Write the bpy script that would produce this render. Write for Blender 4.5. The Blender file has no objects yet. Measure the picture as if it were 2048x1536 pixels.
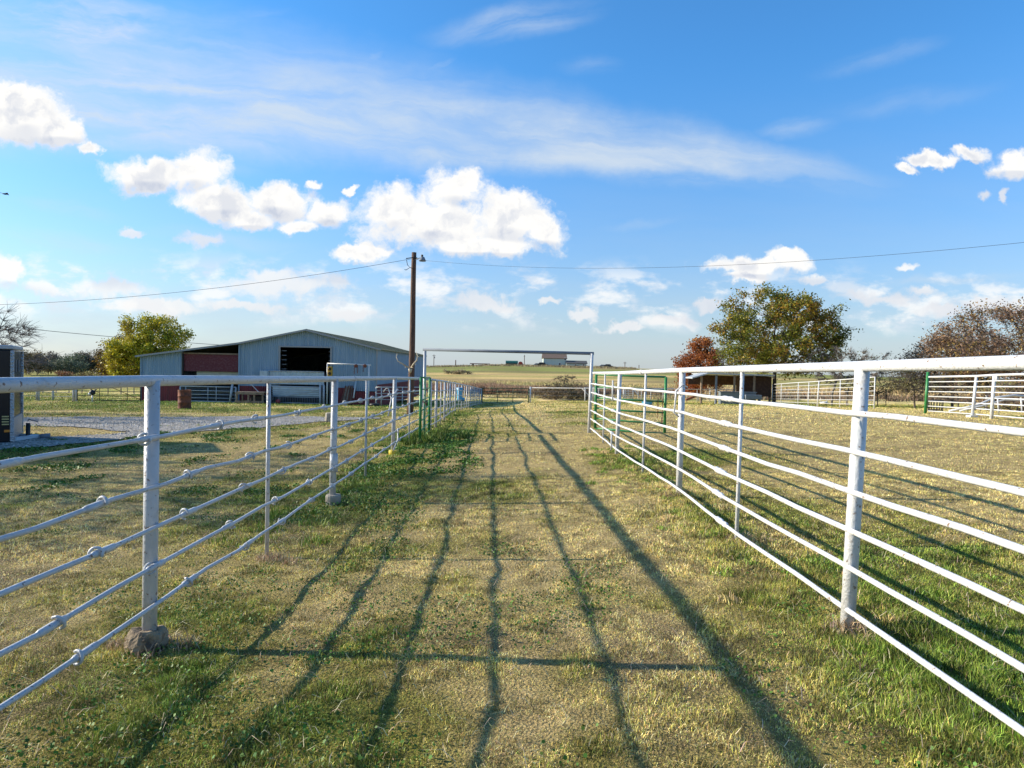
import bpy, math, random
import numpy as np
from mathutils import Vector, Matrix
random.seed(7); rng = np.random.default_rng(7)
C = bpy.context.scene
COL = C.collection
R = math.radians
EYE = 1.5                       # eye height; the tables below give heights relative to the eye
F = 1365.0                      # focal length in photo pixels (2048 wide)

# ------------------------------------------------------------------ camera
ROLL, PITCH = R(1.15), math.atan(30 / F)
fw = Vector((0, math.cos(PITCH), -math.sin(PITCH)))
r0 = Vector((1, 0, 0)); u0 = r0.cross(fw)
rt = (r0 * math.cos(ROLL) + u0 * math.sin(ROLL)).normalized()
up = rt.cross(fw).normalized()
M = Matrix((rt, up, -fw)).transposed().to_4x4(); M.translation = (0, 0, EYE)
cam = bpy.data.objects.new('camera', bpy.data.cameras.new('camera'))
COL.objects.link(cam); cam.matrix_world = M
cam.data.sensor_width = 36; cam.data.lens = 36 * F / 2048
cam.data.clip_end = 12000; cam.data.clip_start = 0.05
C.camera = cam

def U(px, py, Y):               # point at depth Y seen at that place in the photograph
    d = rt * (px - 1024) + up * (768 - py) + fw * F
    return Vector((0, 0, EYE)) + d * (Y / d.y)

# ------------------------------------------------------------------ light
SUN_EL, SUN_AZ = R(22.9), R(-80.5)      # azimuth clockwise from +Y: the sun stands to the left
sd = Vector((math.sin(SUN_AZ) * math.cos(SUN_EL), math.cos(SUN_AZ) * math.cos(SUN_EL), math.sin(SUN_EL)))
sl = bpy.data.lights.new('sun', 'SUN'); sl.energy = 5.0; sl.angle = R(0.55); sl.color = (1.0, 0.89, 0.71)
so = bpy.data.objects.new('sun', sl); COL.objects.link(so)
so.rotation_euler = sd.to_track_quat('Z', 'Y').to_euler(); so.location = sd * 50
C.view_settings.view_transform = 'Standard'; C.view_settings.look = 'None'
C.view_settings.exposure = 0.80; C.view_settings.gamma = 1.0

def hor(px): return 738 + (px - 1024) * 0.02

W = bpy.data.worlds.new('World'); C.world = W; W.use_nodes = True
def world():
    nt = W.node_tree; nt.nodes.clear(); N = nt.nodes.new; L = nt.links.new
    def val(s, x):
        if isinstance(x, (int, float)): s.default_value = x
        elif isinstance(x, tuple): s.default_value = x
        else: L(x, s)
    def m(op, a, b=0.0, c=0.0, clamp=False):
        n = N('ShaderNodeMath'); n.operation = op; n.use_clamp = clamp
        for i, x in enumerate((a, b, c)): val(n.inputs[i], x)
        return n.outputs[0]
    def v(op, a, b=(0, 0, 0), s=None):
        n = N('ShaderNodeVectorMath'); n.operation = op
        val(n.inputs[0], a); val(n.inputs[1], b)
        if s is not None: val(n.inputs['Scale'], s)
        return n.outputs['Value'] if op in ('LENGTH', 'DOT_PRODUCT') else n.outputs[0]
    def noise(vec, sc, det, rough=.55, lac=2.0, dist=0.0):
        n = N('ShaderNodeTexNoise'); L(vec, n.inputs['Vector'])
        n.inputs['Scale'].default_value = sc; n.inputs['Detail'].default_value = det
        n.inputs['Roughness'].default_value = rough; n.inputs['Distortion'].default_value = dist
        return n
    def ss(x, a, b, lo=0.0, hi=1.0):
        n = N('ShaderNodeMapRange'); n.interpolation_type = 'SMOOTHSTEP'
        val(n.inputs['Value'], x)
        n.inputs['From Min'].default_value = a; n.inputs['From Max'].default_value = b
        n.inputs['To Min'].default_value = lo; n.inputs['To Max'].default_value = hi
        return n.outputs[0]
    def mixc(f, a, b, bt='MIX'):
        n = N('ShaderNodeMix'); n.data_type = 'RGBA'; n.blend_type = bt
        val(n.inputs[0], f); val(n.inputs[6], a); val(n.inputs[7], b)
        return n.outputs[2]
    sky = N('ShaderNodeTexSky'); sky.sky_type = 'NISHITA'; sky.sun_disc = False
    sky.sun_elevation = SUN_EL; sky.sun_rotation = SUN_AZ % (2 * math.pi)
    sky.air_density = 1.0; sky.dust_density = 0.6; sky.ozone_density = 3.0; sky.altitude = 200
    tc = N('ShaderNodeTexCoord')
    sep = N('ShaderNodeSeparateXYZ'); L(tc.outputs['Generated'], sep.inputs[0])
    y = m('MAXIMUM', m('ABSOLUTE', sep.outputs[1]), 0.05)
    u_ = m('DIVIDE', sep.outputs[0], y); w_ = m('DIVIDE', sep.outputs[2], y)
    cb = N('ShaderNodeCombineXYZ'); L(u_, cb.inputs[0]); L(w_, cb.inputs[1])
    P = cb.outputs[0]
    n1 = noise(P, 9, 5, .6)
    n2 = noise(P, 34, 4, .6)
    wv = v('SCALE', v('SUBTRACT', n1.outputs['Color'], (.5, .5, .5)), s=.055)
    wv2 = v('SCALE', v('SUBTRACT', n2.outputs['Color'], (.5, .5, .5)), s=.030)
    Pw = v('ADD', v('ADD', P, wv), wv2)
    def field(blobs, Pw=Pw):
        acc = None
        for (px, py, rx, ry) in blobs:
            c = ((px - 1024) / F, (hor(px) - py) / F, 0)
            q = v('MULTIPLY', v('SUBTRACT', Pw, c), (F / rx, F / ry, 0))
            d = m('SUBTRACT', 1.0, v('LENGTH', q))
            acc = d if acc is None else m('SMOOTH_MAX', acc, d, .25)
        return acc
    big = [(50,235,105,62),(20,205,70,44),(115,262,70,34),(172,297,24,13),
           (290,350,105,42),(385,345,62,52),(430,405,95,44),(545,400,95,48),(500,438,62,26),(622,368,24,14),(655,425,52,38),(692,380,16,9),(600,458,50,18),
           (860,445,165,72),(905,378,66,48),(1010,440,105,62),(785,425,75,62),(715,512,72,20),(950,492,160,24),(1080,468,45,30),
           (1500,535,112,26),(1555,520,50,20),(1490,560,60,12),
           (1850,325,58,15),(1925,310,45,18),(2020,330,70,26),(1800,345,22,11),(15,548,38,36)]
    mid = [(395,485,48,17),(260,462,30,12),(230,575,90,26),(560,570,140,26),(540,550,70,22),(665,570,55,22),(90,585,60,20),
           (960,608,80,22),(1170,628,42,15),(1095,602,22,8),(1330,640,62,16),(1620,563,34,10),(1805,538,30,12),
           (1760,598,110,18),(1840,585,50,12),(1965,603,75,18),(2042,230,18,8),(1890,618,60,14),(320,610,150,18),(700,630,60,14),(470,608,120,14),
           (1955,390,18,12),(2000,392,14,14),(1250,655,60,10),(1420,612,40,9)]
    fb = m('SUBTRACT', noise(Pw, 20, 9, .61).outputs['Fac'], .5)
    db = m('ADD', m('ADD', field(big), .10), m('MULTIPLY', fb, 1.7))
    dm = m('ADD', field(mid), m('MULTIPLY', fb, 1.9))
    up_f = m('SUBTRACT', field(big, v('ADD', P, (0, .016, 0))), field(big, P)); under = ss(up_f, .02, .42)
    ab = ss(db, .0, .55); am = ss(dm, -.1, .6, 0, .84)
    # relief of the clouds: noise sampled again a little towards the sun
    off = (-.014, .024, 0)
    e1 = noise(Pw, 15, 6, .52).outputs['Fac']; e2 = noise(v('ADD', Pw, off), 15, 6, .52).outputs['Fac']
    sh = ss(m('SUBTRACT', e1, e2), -.13, .05)
    core = ss(db, .30, 1.0)
    shade = m('SUBTRACT', m('SUBTRACT', 1.0, m('MULTIPLY', m('SUBTRACT', 1.0, sh), m('MULTIPLY_ADD', core, .50, .10))), m('MULTIPLY', under, .55), 0, True)
    ccol = mixc(shade, (.58, .63, .74, 1), (1.0, .985, .955, 1))
    # rows of small low clouds towards the horizon
    lowm = m('MULTIPLY', ss(w_, .045, .085), ss(w_, .175, .12))
    ln_ = noise(v('ADD', v('MULTIPLY', P, (1, 2.3, 1)), v('SCALE', wv, s=.5)), 9.5, 8, .58).outputs['Fac']
    alow = m('MULTIPLY', m('MULTIPLY', lowm, ss(ln_, .47, .62)), .78)
    lcol = mixc(ss(m('SUBTRACT', e1, e2), -.10, .06), (.74, .80, .88, 1), (1.0, .99, .97, 1))
    # cirrus: long soft streaks
    def snoise(an):
        mp2 = N('ShaderNodeMapping'); mp2.vector_type = 'TEXTURE'
        L(v('ADD', P, v('SCALE', wv, s=.8)), mp2.inputs[0]); mp2.inputs[2].default_value = (0, 0, an)
        mp2.inputs[3].default_value = (.34, .060, 1)
        return noise(mp2.outputs[0], 1.5, 7, .60, dist=.4).outputs['Fac']
    SA, SB = snoise(-.10), snoise(.24)
    def streak(x0, y0, x1, y1, w, k, sc):
        a = ((x0 - 1024) / F, (hor(x0) - y0) / F); b = ((x1 - 1024) / F, (hor(x1) - y1) / F)
        cx, cy = (a[0] + b[0]) / 2, (a[1] + b[1]) / 2
        ln = math.hypot(b[0] - a[0], b[1] - a[1]) / 2; an = math.atan2(b[1] - a[1], b[0] - a[0])
        mp = N('ShaderNodeMapping'); mp.vector_type = 'TEXTURE'
        L(v('ADD', P, v('SCALE', wv, s=.7)), mp.inputs[0]); mp.inputs[1].default_value = (cx, cy, 0)
        mp.inputs[2].default_value = (0, 0, an); mp.inputs[3].default_value = (ln, w / F, 1)
        d = v('LENGTH', mp.outputs[0])
        nn = SA if an < .02 else SB
        g = ss(d, 1.15, .0)
        return m('MULTIPLY', m('MULTIPLY', g, ss(nn, .22, .80)), k)
    cir = None
    for s in [(-100,30,420,60,70,.9,1.4),(150,300,560,345,26,.5,2),(-60,470,330,500,24,.45,2),(250,455,620,500,20,.35,2),(900,290,1760,385,40,.8,1.3),(820,90,1200,15,42,.8,2.2),
              (-100,60,420,150,110,.8,1.2),(1480,275,1660,250,22,.6,3),(1600,160,1880,85,26,.32,3),(800,165,910,115,14,.5,4),
              (700,130,770,105,16,.5,4),(1080,150,1240,125,24,.25,3),(0,400,260,440,20,.4,2),(1600,240,2000,180,30,.22,2),(1180,460,1360,435,12,.25,3),
              (1640,575,2060,548,10,.5,2),(400,50,600,30,22,.25,2)]:
        x = streak(*s); cir = x if cir is None else m('ADD', cir, x)
    # the long cirrus band from the upper left to the right of centre
    x_ = m('MULTIPLY_ADD', u_, F / 2048, .5)                          # 0 at the left frame edge, 1 at the right
    vc = m('MULTIPLY_ADD', x_, -(F and .170), .436)
    hw = m('MAXIMUM', m('MULTIPLY_ADD', x_, -.150, .142), .014)
    wob = m('MULTIPLY', m('SUBTRACT', n1.outputs['Fac'], .5), .05)
    dd = m('DIVIDE', m('SUBTRACT', m('ADD', w_, wob), vc), hw)
    lowe = ss(dd, -1.15, -.55); upe = ss(dd, 1.35, -.2)
    band = m('MULTIPLY', m('MULTIPLY', lowe, upe), m('MULTIPLY', ss(x_, .90, .68), ss(x_, -.6, -.2)))
    band = m('MULTIPLY', band, m('MULTIPLY_ADD', ss(SA, .26, .80), .62, .34))
    cir = m('MINIMUM', m('MAXIMUM', m('MULTIPLY', cir, .9), band), .84)
    # thin haze veil low over the horizon
    veil = m('ADD', ss(sep.outputs[2], .16, .0, 0, .50), ss(sep.outputs[2], .42, .05, 0, .22))
    vn_ = noise(v('MULTIPLY', P, (1, 4.5, 1)), 5, 6, .6).outputs['Fac']
    veil = m('MULTIPLY', veil, ss(vn_, .18, .72, .55, 1.0))
    tint = mixc(ss(sep.outputs[2], .0, .42), (.74, .84, .98, 1), (.50, 1.07, 1.42, 1))
    skyc = mixc(1.0, sky.outputs[0], tint, 'MULTIPLY')
    bg = N('ShaderNodeBackground'); L(skyc, bg.inputs[0]); bg.inputs[1].default_value = .105
    b2 = N('ShaderNodeBackground'); b2.inputs[0].default_value = (.80, .89, 1.0, 1); b2.inputs[1].default_value = .43
    b3 = N('ShaderNodeBackground'); L(ccol, b3.inputs[0]); b3.inputs[1].default_value = .60
    b4 = N('ShaderNodeBackground'); b4.inputs[0].default_value = (.80, .90, 1.0, 1); b4.inputs[1].default_value = .50
    def ms(f, a, b):
        n = N('ShaderNodeMixShader'); val(n.inputs[0], f); L(a, n.inputs[1]); L(b, n.inputs[2]); return n.outputs[0]
    s1 = ms(cir, bg.outputs[0], b4.outputs[0])
    s2 = ms(veil, s1, b2.outputs[0])
    b5 = N('ShaderNodeBackground'); L(lcol, b5.inputs[0]); b5.inputs[1].default_value = .60
    s2 = ms(alow, s2, b5.outputs[0])
    s3 = ms(am, s2, b3.outputs[0])
    s4 = ms(ab, s3, b3.outputs[0])
    out = N('ShaderNodeOutputWorld'); L(s4, out.inputs[0])
world()

# ------------------------------------------------------------------ noise and terrain (numpy)
def _h(ix, iy, s):
    n = (ix.astype(np.int64) * 374761393 + iy.astype(np.int64) * 668265263 + s * 974711) & 0xffffffff
    n = ((n ^ (n >> 13)) * 1274126177) & 0xffffffff
    return ((n ^ (n >> 16)) & 0xffffff) / float(0xffffff)
def vn(x, y, s=0):
    x = np.asarray(x, float); y = np.asarray(y, float)
    ix = np.floor(x); iy = np.floor(y); fx = x - ix; fy = y - iy
    fx = fx * fx * (3 - 2 * fx); fy = fy * fy * (3 - 2 * fy)
    a = _h(ix, iy, s); b = _h(ix + 1, iy, s); c = _h(ix, iy + 1, s); d = _h(ix + 1, iy + 1, s)
    return (a * (1 - fx) + b * fx) * (1 - fy) + (c * (1 - fx) + d * fx) * fy
def fbm(x, y, o=4, s=0):
    t = 0; a = .5; n = 0
    for k in range(o):
        t = t + a * vn(np.asarray(x) * 2 ** k + 17.3 * k, np.asarray(y) * 2 ** k + 9.1 * k, s + k); n += a; a *= .5
    return t / n
def sst(x, a, b):
    t = np.clip((np.asarray(x, float) - a) / (b - a), 0, 1); return t * t * (3 - 2 * t)
GZ = np.array([-50, 0, 4, 8.4, 13.7, 19, 22, 31, 35, 43, 48, 60, 75, 95, 130])
GH = np.array([-1.4, -1.66, -1.69, -1.73, -1.78, -1.86, -1.94, -2.14, -2.28, -2.58, -2.76, -3.22, -3.55, -3.6, -3.6])
FZ = np.array([60, 75, 95, 150, 200, 250, 300, 340, 420, 700, 1500, 5000])
FA = np.array([-1.5, -.55, -.3, -.13, 0, .24, .42, .52, .75, 1.5])
FH = np.array([[-3.2,-3.6,-3.7,-4.2,-4.6,-5,-5.3,-5.5,-6,-8,-9,-9],
               [-3.2,-3.6,-3.7,-4.2,-4.6,-5,-5.3,-5.5,-6,-8,-9,-9],
               [-3.2,-3.6,-3.6,-3.8,-3.9,-3.6,-3.2,-3.0,-4,-8,-9,-9],
               [-3.2,-3.6,-3.5,-3.1,-2.4,-1.6,-.5,.3,-1,-8,-9,-9],
               [-3.2,-3.6,-3.5,-2.9,-2.2,-1.2,.6,1.9,-1,-8,-9,-9],
               [-3.0,-3.4,-3.3,-2.8,-2.0,-1.0,.4,1.4,-1,-8,-9,-9],
               [-2.8,-3.1,-3.1,-2.7,-2.0,-1.2,-.1,.4,-1.5,-8,-9,-9],
               [-2.7,-3.0,-3.0,-2.6,-2.0,-1.4,-.7,-.3,-2,-8,-9,-9],
               [-2.6,-2.9,-3.0,-2.8,-2.4,-2,-1.8,-1.6,-3,-8,-9,-9],
               [-2.6,-2.9,-3.0,-2.8,-2.4,-2,-1.8,-1.6,-3,-8,-9,-9]])
def G(X, Y):
    X = np.asarray(X, float); Y = np.asarray(Y, float)
    near = np.interp(Y, GZ, GH)
    d = np.maximum(X + 2.4, 0)
    near = near + .60 * (1 - np.exp(-d / 9.0))
    fade = 1 - sst(np.hypot(X, Y), 15, 60)
    near = near + fade * ((fbm(X * .7, Y * .7, 2, 5) - .5) * .04 + (fbm(X * 3.2, Y * 3.2, 3, 9) - .5) * .022)
    a = np.clip(X / np.maximum(Y, 30), -1.5, 1.5)
    fi = np.clip(np.searchsorted(FA, a) - 1, 0, len(FA) - 2)
    ta = np.clip((a - FA[fi]) / (FA[fi + 1] - FA[fi]), 0, 1); ta = ta * ta * (3 - 2 * ta)
    Yc = np.clip(Y, 60, 5000)
    zi = np.clip(np.searchsorted(FZ, Yc) - 1, 0, len(FZ) - 2)
    tz = (Yc - FZ[zi]) / (FZ[zi + 1] - FZ[zi])
    far = (FH[fi, zi] * (1 - tz) + FH[fi, zi + 1] * tz) * (1 - ta) + (FH[fi + 1, zi] * (1 - tz) + FH[fi + 1, zi + 1] * tz) * ta
    far = far + (fbm(X * .02, Y * .02, 3, 3) - .5) * .5 * sst(Y, 90, 160)
    b = sst(Y, 58, 88)
    return near * (1 - b) + far * b + EYE
def g1(x, y): return float(G(x, y))
def onground(px, py, it=60):    # where the sight line through that place meets the ground
    lo, hi = 1.5, 400.0
    Y = lo
    while Y < hi:
        p = U(px, py, Y)
        if p.z < g1(p.x, p.y): break
        Y *= 1.02
    a, b = Y / 1.02, Y
    for _ in range(20):
        mm = (a + b) / 2; p = U(px, py, mm)
        if p.z < g1(p.x, p.y): b = mm
        else: a = mm
    return U(px, py, b)

# ------------------------------------------------------------------ object helpers
def tag(o, label=None, cat=None, group=None, kind=None):
    if label: o['label'] = label
    if cat: o['category'] = cat
    if group: o['group'] = group
    if kind: o['kind'] = kind
    return o
def thing(name, label, cat, loc, group=None):
    o = bpy.data.objects.new(name, None); COL.objects.link(o); o.location = loc
    o.empty_display_size = .3
    return tag(o, label, cat, group)
def root_of(o):
    while o.parent: o = o.parent
    return o
class MB:
    def __init__(s): s.v = []; s.f = []
    def add(s, vs, fs):
        k = len(s.v); s.v += [tuple(p) for p in vs]; s.f += [tuple(i + k for i in f) for f in fs]; return s
    def box(s, c, d, rz=0.0, rx=0.0, ry=0.0):
        m = Matrix.Rotation(rz, 3, 'Z') @ Matrix.Rotation(ry, 3, 'Y') @ Matrix.Rotation(rx, 3, 'X')
        vs = [Vector(c) + m @ Vector((x * d[0] / 2, y * d[1] / 2, z * d[2] / 2)) for x in (-1, 1) for y in (-1, 1) for z in (-1, 1)]
        return s.add(vs, [(0, 1, 3, 2), (4, 6, 7, 5), (0, 4, 5, 1), (2, 3, 7, 6), (0, 2, 6, 4), (1, 5, 7, 3)])
    def tube(s, pts, r, n=10, cap=True):
        pts = [Vector(p) for p in pts]; rs = r if isinstance(r, (list, tuple)) else [r] * len(pts)
        k = len(pts); vs = []; a = None
        for i, p in enumerate(pts):
            t = (pts[min(i + 1, k - 1)] - pts[max(i - 1, 0)]).normalized()
            if a is None:
                a = t.orthogonal().normalized()
            else:
                a = (a - t * a.dot(t)).normalized()
            b = t.cross(a)
            for j in range(n):
                q = 2 * math.pi * j / n; vs.append(p + (a * math.cos(q) + b * math.sin(q)) * rs[i])
        fs = [(i * n + j, i * n + (j + 1) % n, (i + 1) * n + (j + 1) % n, (i + 1) * n + j) for i in range(k - 1) for j in range(n)]
        if cap: fs += [tuple(range(n - 1, -1, -1)), tuple((k - 1) * n + j for j in range(n))]
        return s.add(vs, fs)
    def lathe(s, c, prof, n=20, axis=None):
        vs = []; c = Vector(c); k = len(prof)
        m = axis.to_track_quat('Z', 'Y').to_matrix() if axis is not None else Matrix.Identity(3)
        for r, z in prof:
            for j in range(n):
                q = 2 * math.pi * j / n; vs.append(c + m @ Vector((r * math.cos(q), r * math.sin(q), z)))
        fs = [(i * n + j, i * n + (j + 1) % n, (i + 1) * n + (j + 1) % n, (i + 1) * n + j) for i in range(k - 1) for j in range(n)]
        fs += [tuple(range(n - 1, -1, -1)), tuple((k - 1) * n + j for j in range(n))]
        return s.add(vs, fs)
    def torus(s, c, ax, Rr, r, a0=0, a1=2 * math.pi, n=12, k=6):
        q = Vector(ax).to_track_quat('Z', 'Y').to_matrix()
        pts = [Vector(c) + q @ Vector((Rr * math.cos(a0 + (a1 - a0) * i / n), Rr * math.sin(a0 + (a1 - a0) * i / n), 0)) for i in range(n + 1)]
        return s.tube(pts, r, k)
    def prism(s, poly, d):      # polygon (list of 3-D points) extruded by the vector d
        n = len(poly); d = Vector(d); vs = [Vector(p) for p in poly] + [Vector(p) + d for p in poly]
        fs = [tuple(range(n))[::-1], tuple(range(n, 2 * n))] + [(i, (i + 1) % n, n + (i + 1) % n, n + i) for i in range(n)]
        return s.add(vs, fs)
    def ico(s, c, r, jit=.15, flat=1.0):
        t = (1 + 5 ** .5) / 2
        vs = [(-1,t,0),(1,t,0),(-1,-t,0),(1,-t,0),(0,-1,t),(0,1,t),(0,-1,-t),(0,1,-t),(t,0,-1),(t,0,1),(-t,0,-1),(-t,0,1)]
        fs = [(0,11,5),(0,5,1),(0,1,7),(0,7,10),(0,10,11),(1,5,9),(5,11,4),(11,10,2),(10,7,6),(7,1,8),(3,9,4),(3,4,2),(3,2,6),(3,6,8),(3,8,9),(4,9,5),(2,4,11),(6,2,10),(8,6,7),(9,8,1)]
        return s.add([Vector(c) + Vector((a, b, cc * flat)).normalized() * r * (1 + random.uniform(-jit, jit)) for a, b, cc in vs], fs)
    def build(s, name, mat, parent=None, smooth=False, local=False, bevel=0):
        me = bpy.data.meshes.new(name)
        o0 = Vector((0, 0, 0)) if (parent is None or local) else root_of(parent).location
        me.from_pydata([tuple(Vector(p) - o0) for p in s.v], [], s.f); me.validate(); me.update()
        if mat: me.materials.append(mat)
        if smooth:
            me.polygons.foreach_set('use_smooth', [len(p.vertices) <= 4 for p in me.polygons])
        o = bpy.data.objects.new(name, me); COL.objects.link(o)
        if parent: o.parent = parent
        if bevel:
            b = o.modifiers.new('bevel', 'BEVEL'); b.width = bevel; b.segments = 2; b.limit_method = 'ANGLE'
        return o
def npmesh(name, V, T, mat, parent=None, col=None, smooth=False):
    """T: list of int arrays (n,3) or (n,4)"""
    me = bpy.data.meshes.new(name)
    V = np.asarray(V, np.float32)
    if parent: V = V - np.array(root_of(parent).location, np.float32)
    nl = sum(t.size for t in T); npoly = sum(len(t) for t in T)
    me.vertices.add(len(V)); me.vertices.foreach_set('co', V.ravel())
    me.loops.add(nl); me.loops.foreach_set('vertex_index', np.concatenate([t.ravel() for t in T]).astype(np.int32))
    ls = []; k = 0
    for t in T:
        ls.append(k + np.arange(len(t)) * t.shape[1]); k += t.size
    me.polygons.add(npoly); me.polygons.foreach_set('loop_start', np.concatenate(ls).astype(np.int32))
    if smooth: me.polygons.foreach_set('use_smooth', np.ones(npoly, bool))
    me.update(calc_edges=True)
    if col is not None:
        a = me.attributes.new('Col', 'FLOAT_COLOR', 'POINT')
        c4 = np.ones((len(V), 4), np.float32); c4[:, :3] = col; a.data.foreach_set('color', c4.ravel())
    me.materials.append(mat)
    o = bpy.data.objects.new(name, me); COL.objects.link(o)
    if parent: o.parent = parent
    return o

# ------------------------------------------------------------------ materials
def mat(name, base, rough=.6, metal=0.0, var=None, scale=6.0, amt=.5, bump=0.0, bscale=30.0, spec=.5, stretch=None, lo=.45, hi=.65):
    m = bpy.data.materials.new(name); m.use_nodes = True; nt = m.node_tree
    b = nt.nodes['Principled BSDF']; N = nt.nodes.new; L = nt.links.new
    b.inputs['Base Color'].default_value = (*base, 1); b.inputs['Roughness'].default_value = rough
    b.inputs['Metallic'].default_value = metal; b.inputs['Specular IOR Level'].default_value = spec
    tc = N('ShaderNodeTexCoord'); vec = tc.outputs['Object']
    if stretch:
        mp = N('ShaderNodeMapping'); mp.inputs['Scale'].default_value = stretch; L(vec, mp.inputs[0]); vec = mp.outputs[0]
    if var:
        n = N('ShaderNodeTexNoise'); n.inputs['Scale'].default_value = scale; n.inputs['Detail'].default_value = 6; L(vec, n.inputs['Vector'])
        r = N('ShaderNodeMapRange'); L(n.outputs['Fac'], r.inputs['Value'])
        r.inputs['From Min'].default_value = lo; r.inputs['From Max'].default_value = hi; r.inputs['To Max'].default_value = amt
        x = N('ShaderNodeMix'); x.data_type = 'RGBA'; L(r.outputs[0], x.inputs[0])
        x.inputs[6].default_value = (*base, 1); x.inputs[7].default_value = (*var, 1); L(x.outputs[2], b.inputs['Base Color'])
    if bump:
        n = N('ShaderNodeTexNoise'); n.inputs['Scale'].default_value = bscale; n.inputs['Detail'].default_value = 5; L(vec, n.inputs['Vector'])
        bp = N('ShaderNodeBump'); bp.inputs['Strength'].default_value = bump; bp.inputs['Distance'].default_value = .02
        L(n.outputs['Fac'], bp.inputs['Height']); L(bp.outputs[0], b.inputs['Normal'])
    return m
def paint(name, base, chip, dirt):
    """old brushed-on paint over pipe: dull patches, small chips of rust"""
    m = mat(name, base, .38, 0, dirt, 3.5, .5, .25, 60)
    nt = m.node_tree; N = nt.nodes.new; L = nt.links.new; b = nt.nodes['Principled BSDF']
    prev = b.inputs['Base Color'].links[0].from_socket
    tc = N('ShaderNodeTexCoord')
    n = N('ShaderNodeTexNoise'); n.inputs['Scale'].default_value = 38; n.inputs['Detail'].default_value = 4; L(tc.outputs['Object'], n.inputs['Vector'])
    r = N('ShaderNodeMapRange'); L(n.outputs['Fac'], r.inputs['Value']); r.inputs['From Min'].default_value = .63; r.inputs['From Max'].default_value = .69
    x = N('ShaderNodeMix'); x.data_type = 'RGBA'; L(r.outputs[0], x.inputs[0]); L(prev, x.inputs[6]); x.inputs[7].default_value = (*chip, 1)
    n = N('ShaderNodeTexNoise'); n.inputs['Scale'].default_value = 11; n.inputs['Detail'].default_value = 7; n.inputs['Roughness'].default_value = .7; L(tc.outputs['Object'], n.inputs['Vector'])
    r = N('ShaderNodeMapRange'); L(n.outputs['Fac'], r.inputs['Value']); r.inputs['From Min'].default_value = .56; r.inputs['From Max'].default_value = .74; r.inputs['To Max'].default_value = .55
    y = N('ShaderNodeMix'); y.data_type = 'RGBA'; L(r.outputs[0], y.inputs[0]); L(x.outputs[2], y.inputs[6]); y.inputs[7].default_value = (base[0] * .62, base[1] * .56, base[2] * .48, 1)
    L(y.outputs[2], b.inputs['Base Color'])
    return m
def colmat(name, rough=.8, trans=0.0, detail=None, bump=0, bscale=40, spec=.2):
    m = bpy.data.materials.new(name); m.use_nodes = True; nt = m.node_tree
    b = nt.nodes['Principled BSDF']; N = nt.nodes.new; L = nt.links.new
    a = N('ShaderNodeAttribute'); a.attribute_name = 'Col'; c = a.outputs['Color']
    tc = N('ShaderNodeTexCoord')
    if detail:
        for sc, am in detail:
            n = N('ShaderNodeTexNoise'); n.inputs['Scale'].default_value = sc; n.inputs['Detail'].default_value = 6; n.inputs['Roughness'].default_value = .7
            L(tc.outputs['Object'], n.inputs['Vector'])
            r = N('ShaderNodeMapRange'); L(n.outputs['Fac'], r.inputs['Value']); r.inputs['From Min'].default_value = .3; r.inputs['From Max'].default_value = .7
            r.inputs['To Min'].default_value = 1 - am; r.inputs['To Max'].default_value = 1 + am
            x = N('ShaderNodeVectorMath'); x.operation = 'SCALE'; L(c, x.inputs[0]); L(r.outputs[0], x.inputs['Scale']); c = x.outputs[0]
    L(c, b.inputs['Base Color']); b.inputs['Roughness'].default_value = rough; b.inputs['Specular IOR Level'].default_value = spec
    if bump:
        n = N('ShaderNodeTexNoise'); n.inputs['Scale'].default_value = bscale; n.inputs['Detail'].default_value = 6; L(tc.outputs['Object'], n.inputs['Vector'])
        bp = N('ShaderNodeBump'); bp.inputs['Strength'].default_value = bump; bp.inputs['Distance'].default_value = .05
        L(n.outputs['Fac'], bp.inputs['Height']); L(bp.outputs[0], b.inputs['Normal'])
    if trans:
        t = N('ShaderNodeBsdfTranslucent'); L(c, t.inputs[0])
        mx = N('ShaderNodeMixShader'); mx.inputs[0].default_value = trans; L(b.outputs[0], mx.inputs[1]); L(t.outputs[0], mx.inputs[2])
        L(mx.outputs[0], nt.nodes['Material Output'].inputs[0])
    return m
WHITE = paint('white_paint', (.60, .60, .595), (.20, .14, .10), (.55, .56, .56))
WHITE2 = paint('weathered_shaded_white_paint', (.44, .45, .465), (.16, .10, .07), (.34, .345, .36))  # chipped white paint; shade of the left fence put into its darker base
GREEN = paint('green_paint', (.030, .20, .055), (.05, .05, .03), (.05, .25, .09))
DGREEN = mat('dark_green_paint', (.02, .085, .035), .5, 0, (.05, .07, .04), 4, .6)
GREY = mat('galvanised_steel', (.19, .215, .25), .85, 0, (.14, .16, .19), 4, .6, spec=.15)
RUST = mat('rusty_steel', (.19, .058, .028), .85, 0, (.055, .028, .02), 7, .8, .4, 20)
CONC = mat('concrete', (.30, .27, .22), .95, 0, (.16, .14, .11), 9, .8, .6, 25)
CONCR = mat('old_brown_concrete', (.27, .20, .125), .95, 0, (.075, .055, .04), 14, .95, 1.0, 22)
YELLOW = mat('yellow_plastic', (.55, .42, .03), .5, 0, (.35, .26, .03), 8, .6)
WOOD = mat('creosoted_wood', (.115, .062, .040), .9, 0, (.045, .028, .022), 5, .9, .7, 12, stretch=(4, 4, .35))
OLDWOOD = mat('weathered_wood', (.26, .19, .13), .9, 0, (.12, .085, .06), 6, .8, .4, 12)
BLUEM = mat('blue_grey_corrugated_steel', (.20, .30, .395), .5, .05, (.40, .48, .55), 1.6, .6, 0, 1, stretch=(3, 3, .18), lo=.5, hi=.75)
REDM = mat('dark_red_corrugated_steel', (.21, .026, .030), .6, .0, (.12, .025, .025), 2.0, .7, 0, 1, stretch=(3, 3, .3))
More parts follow.
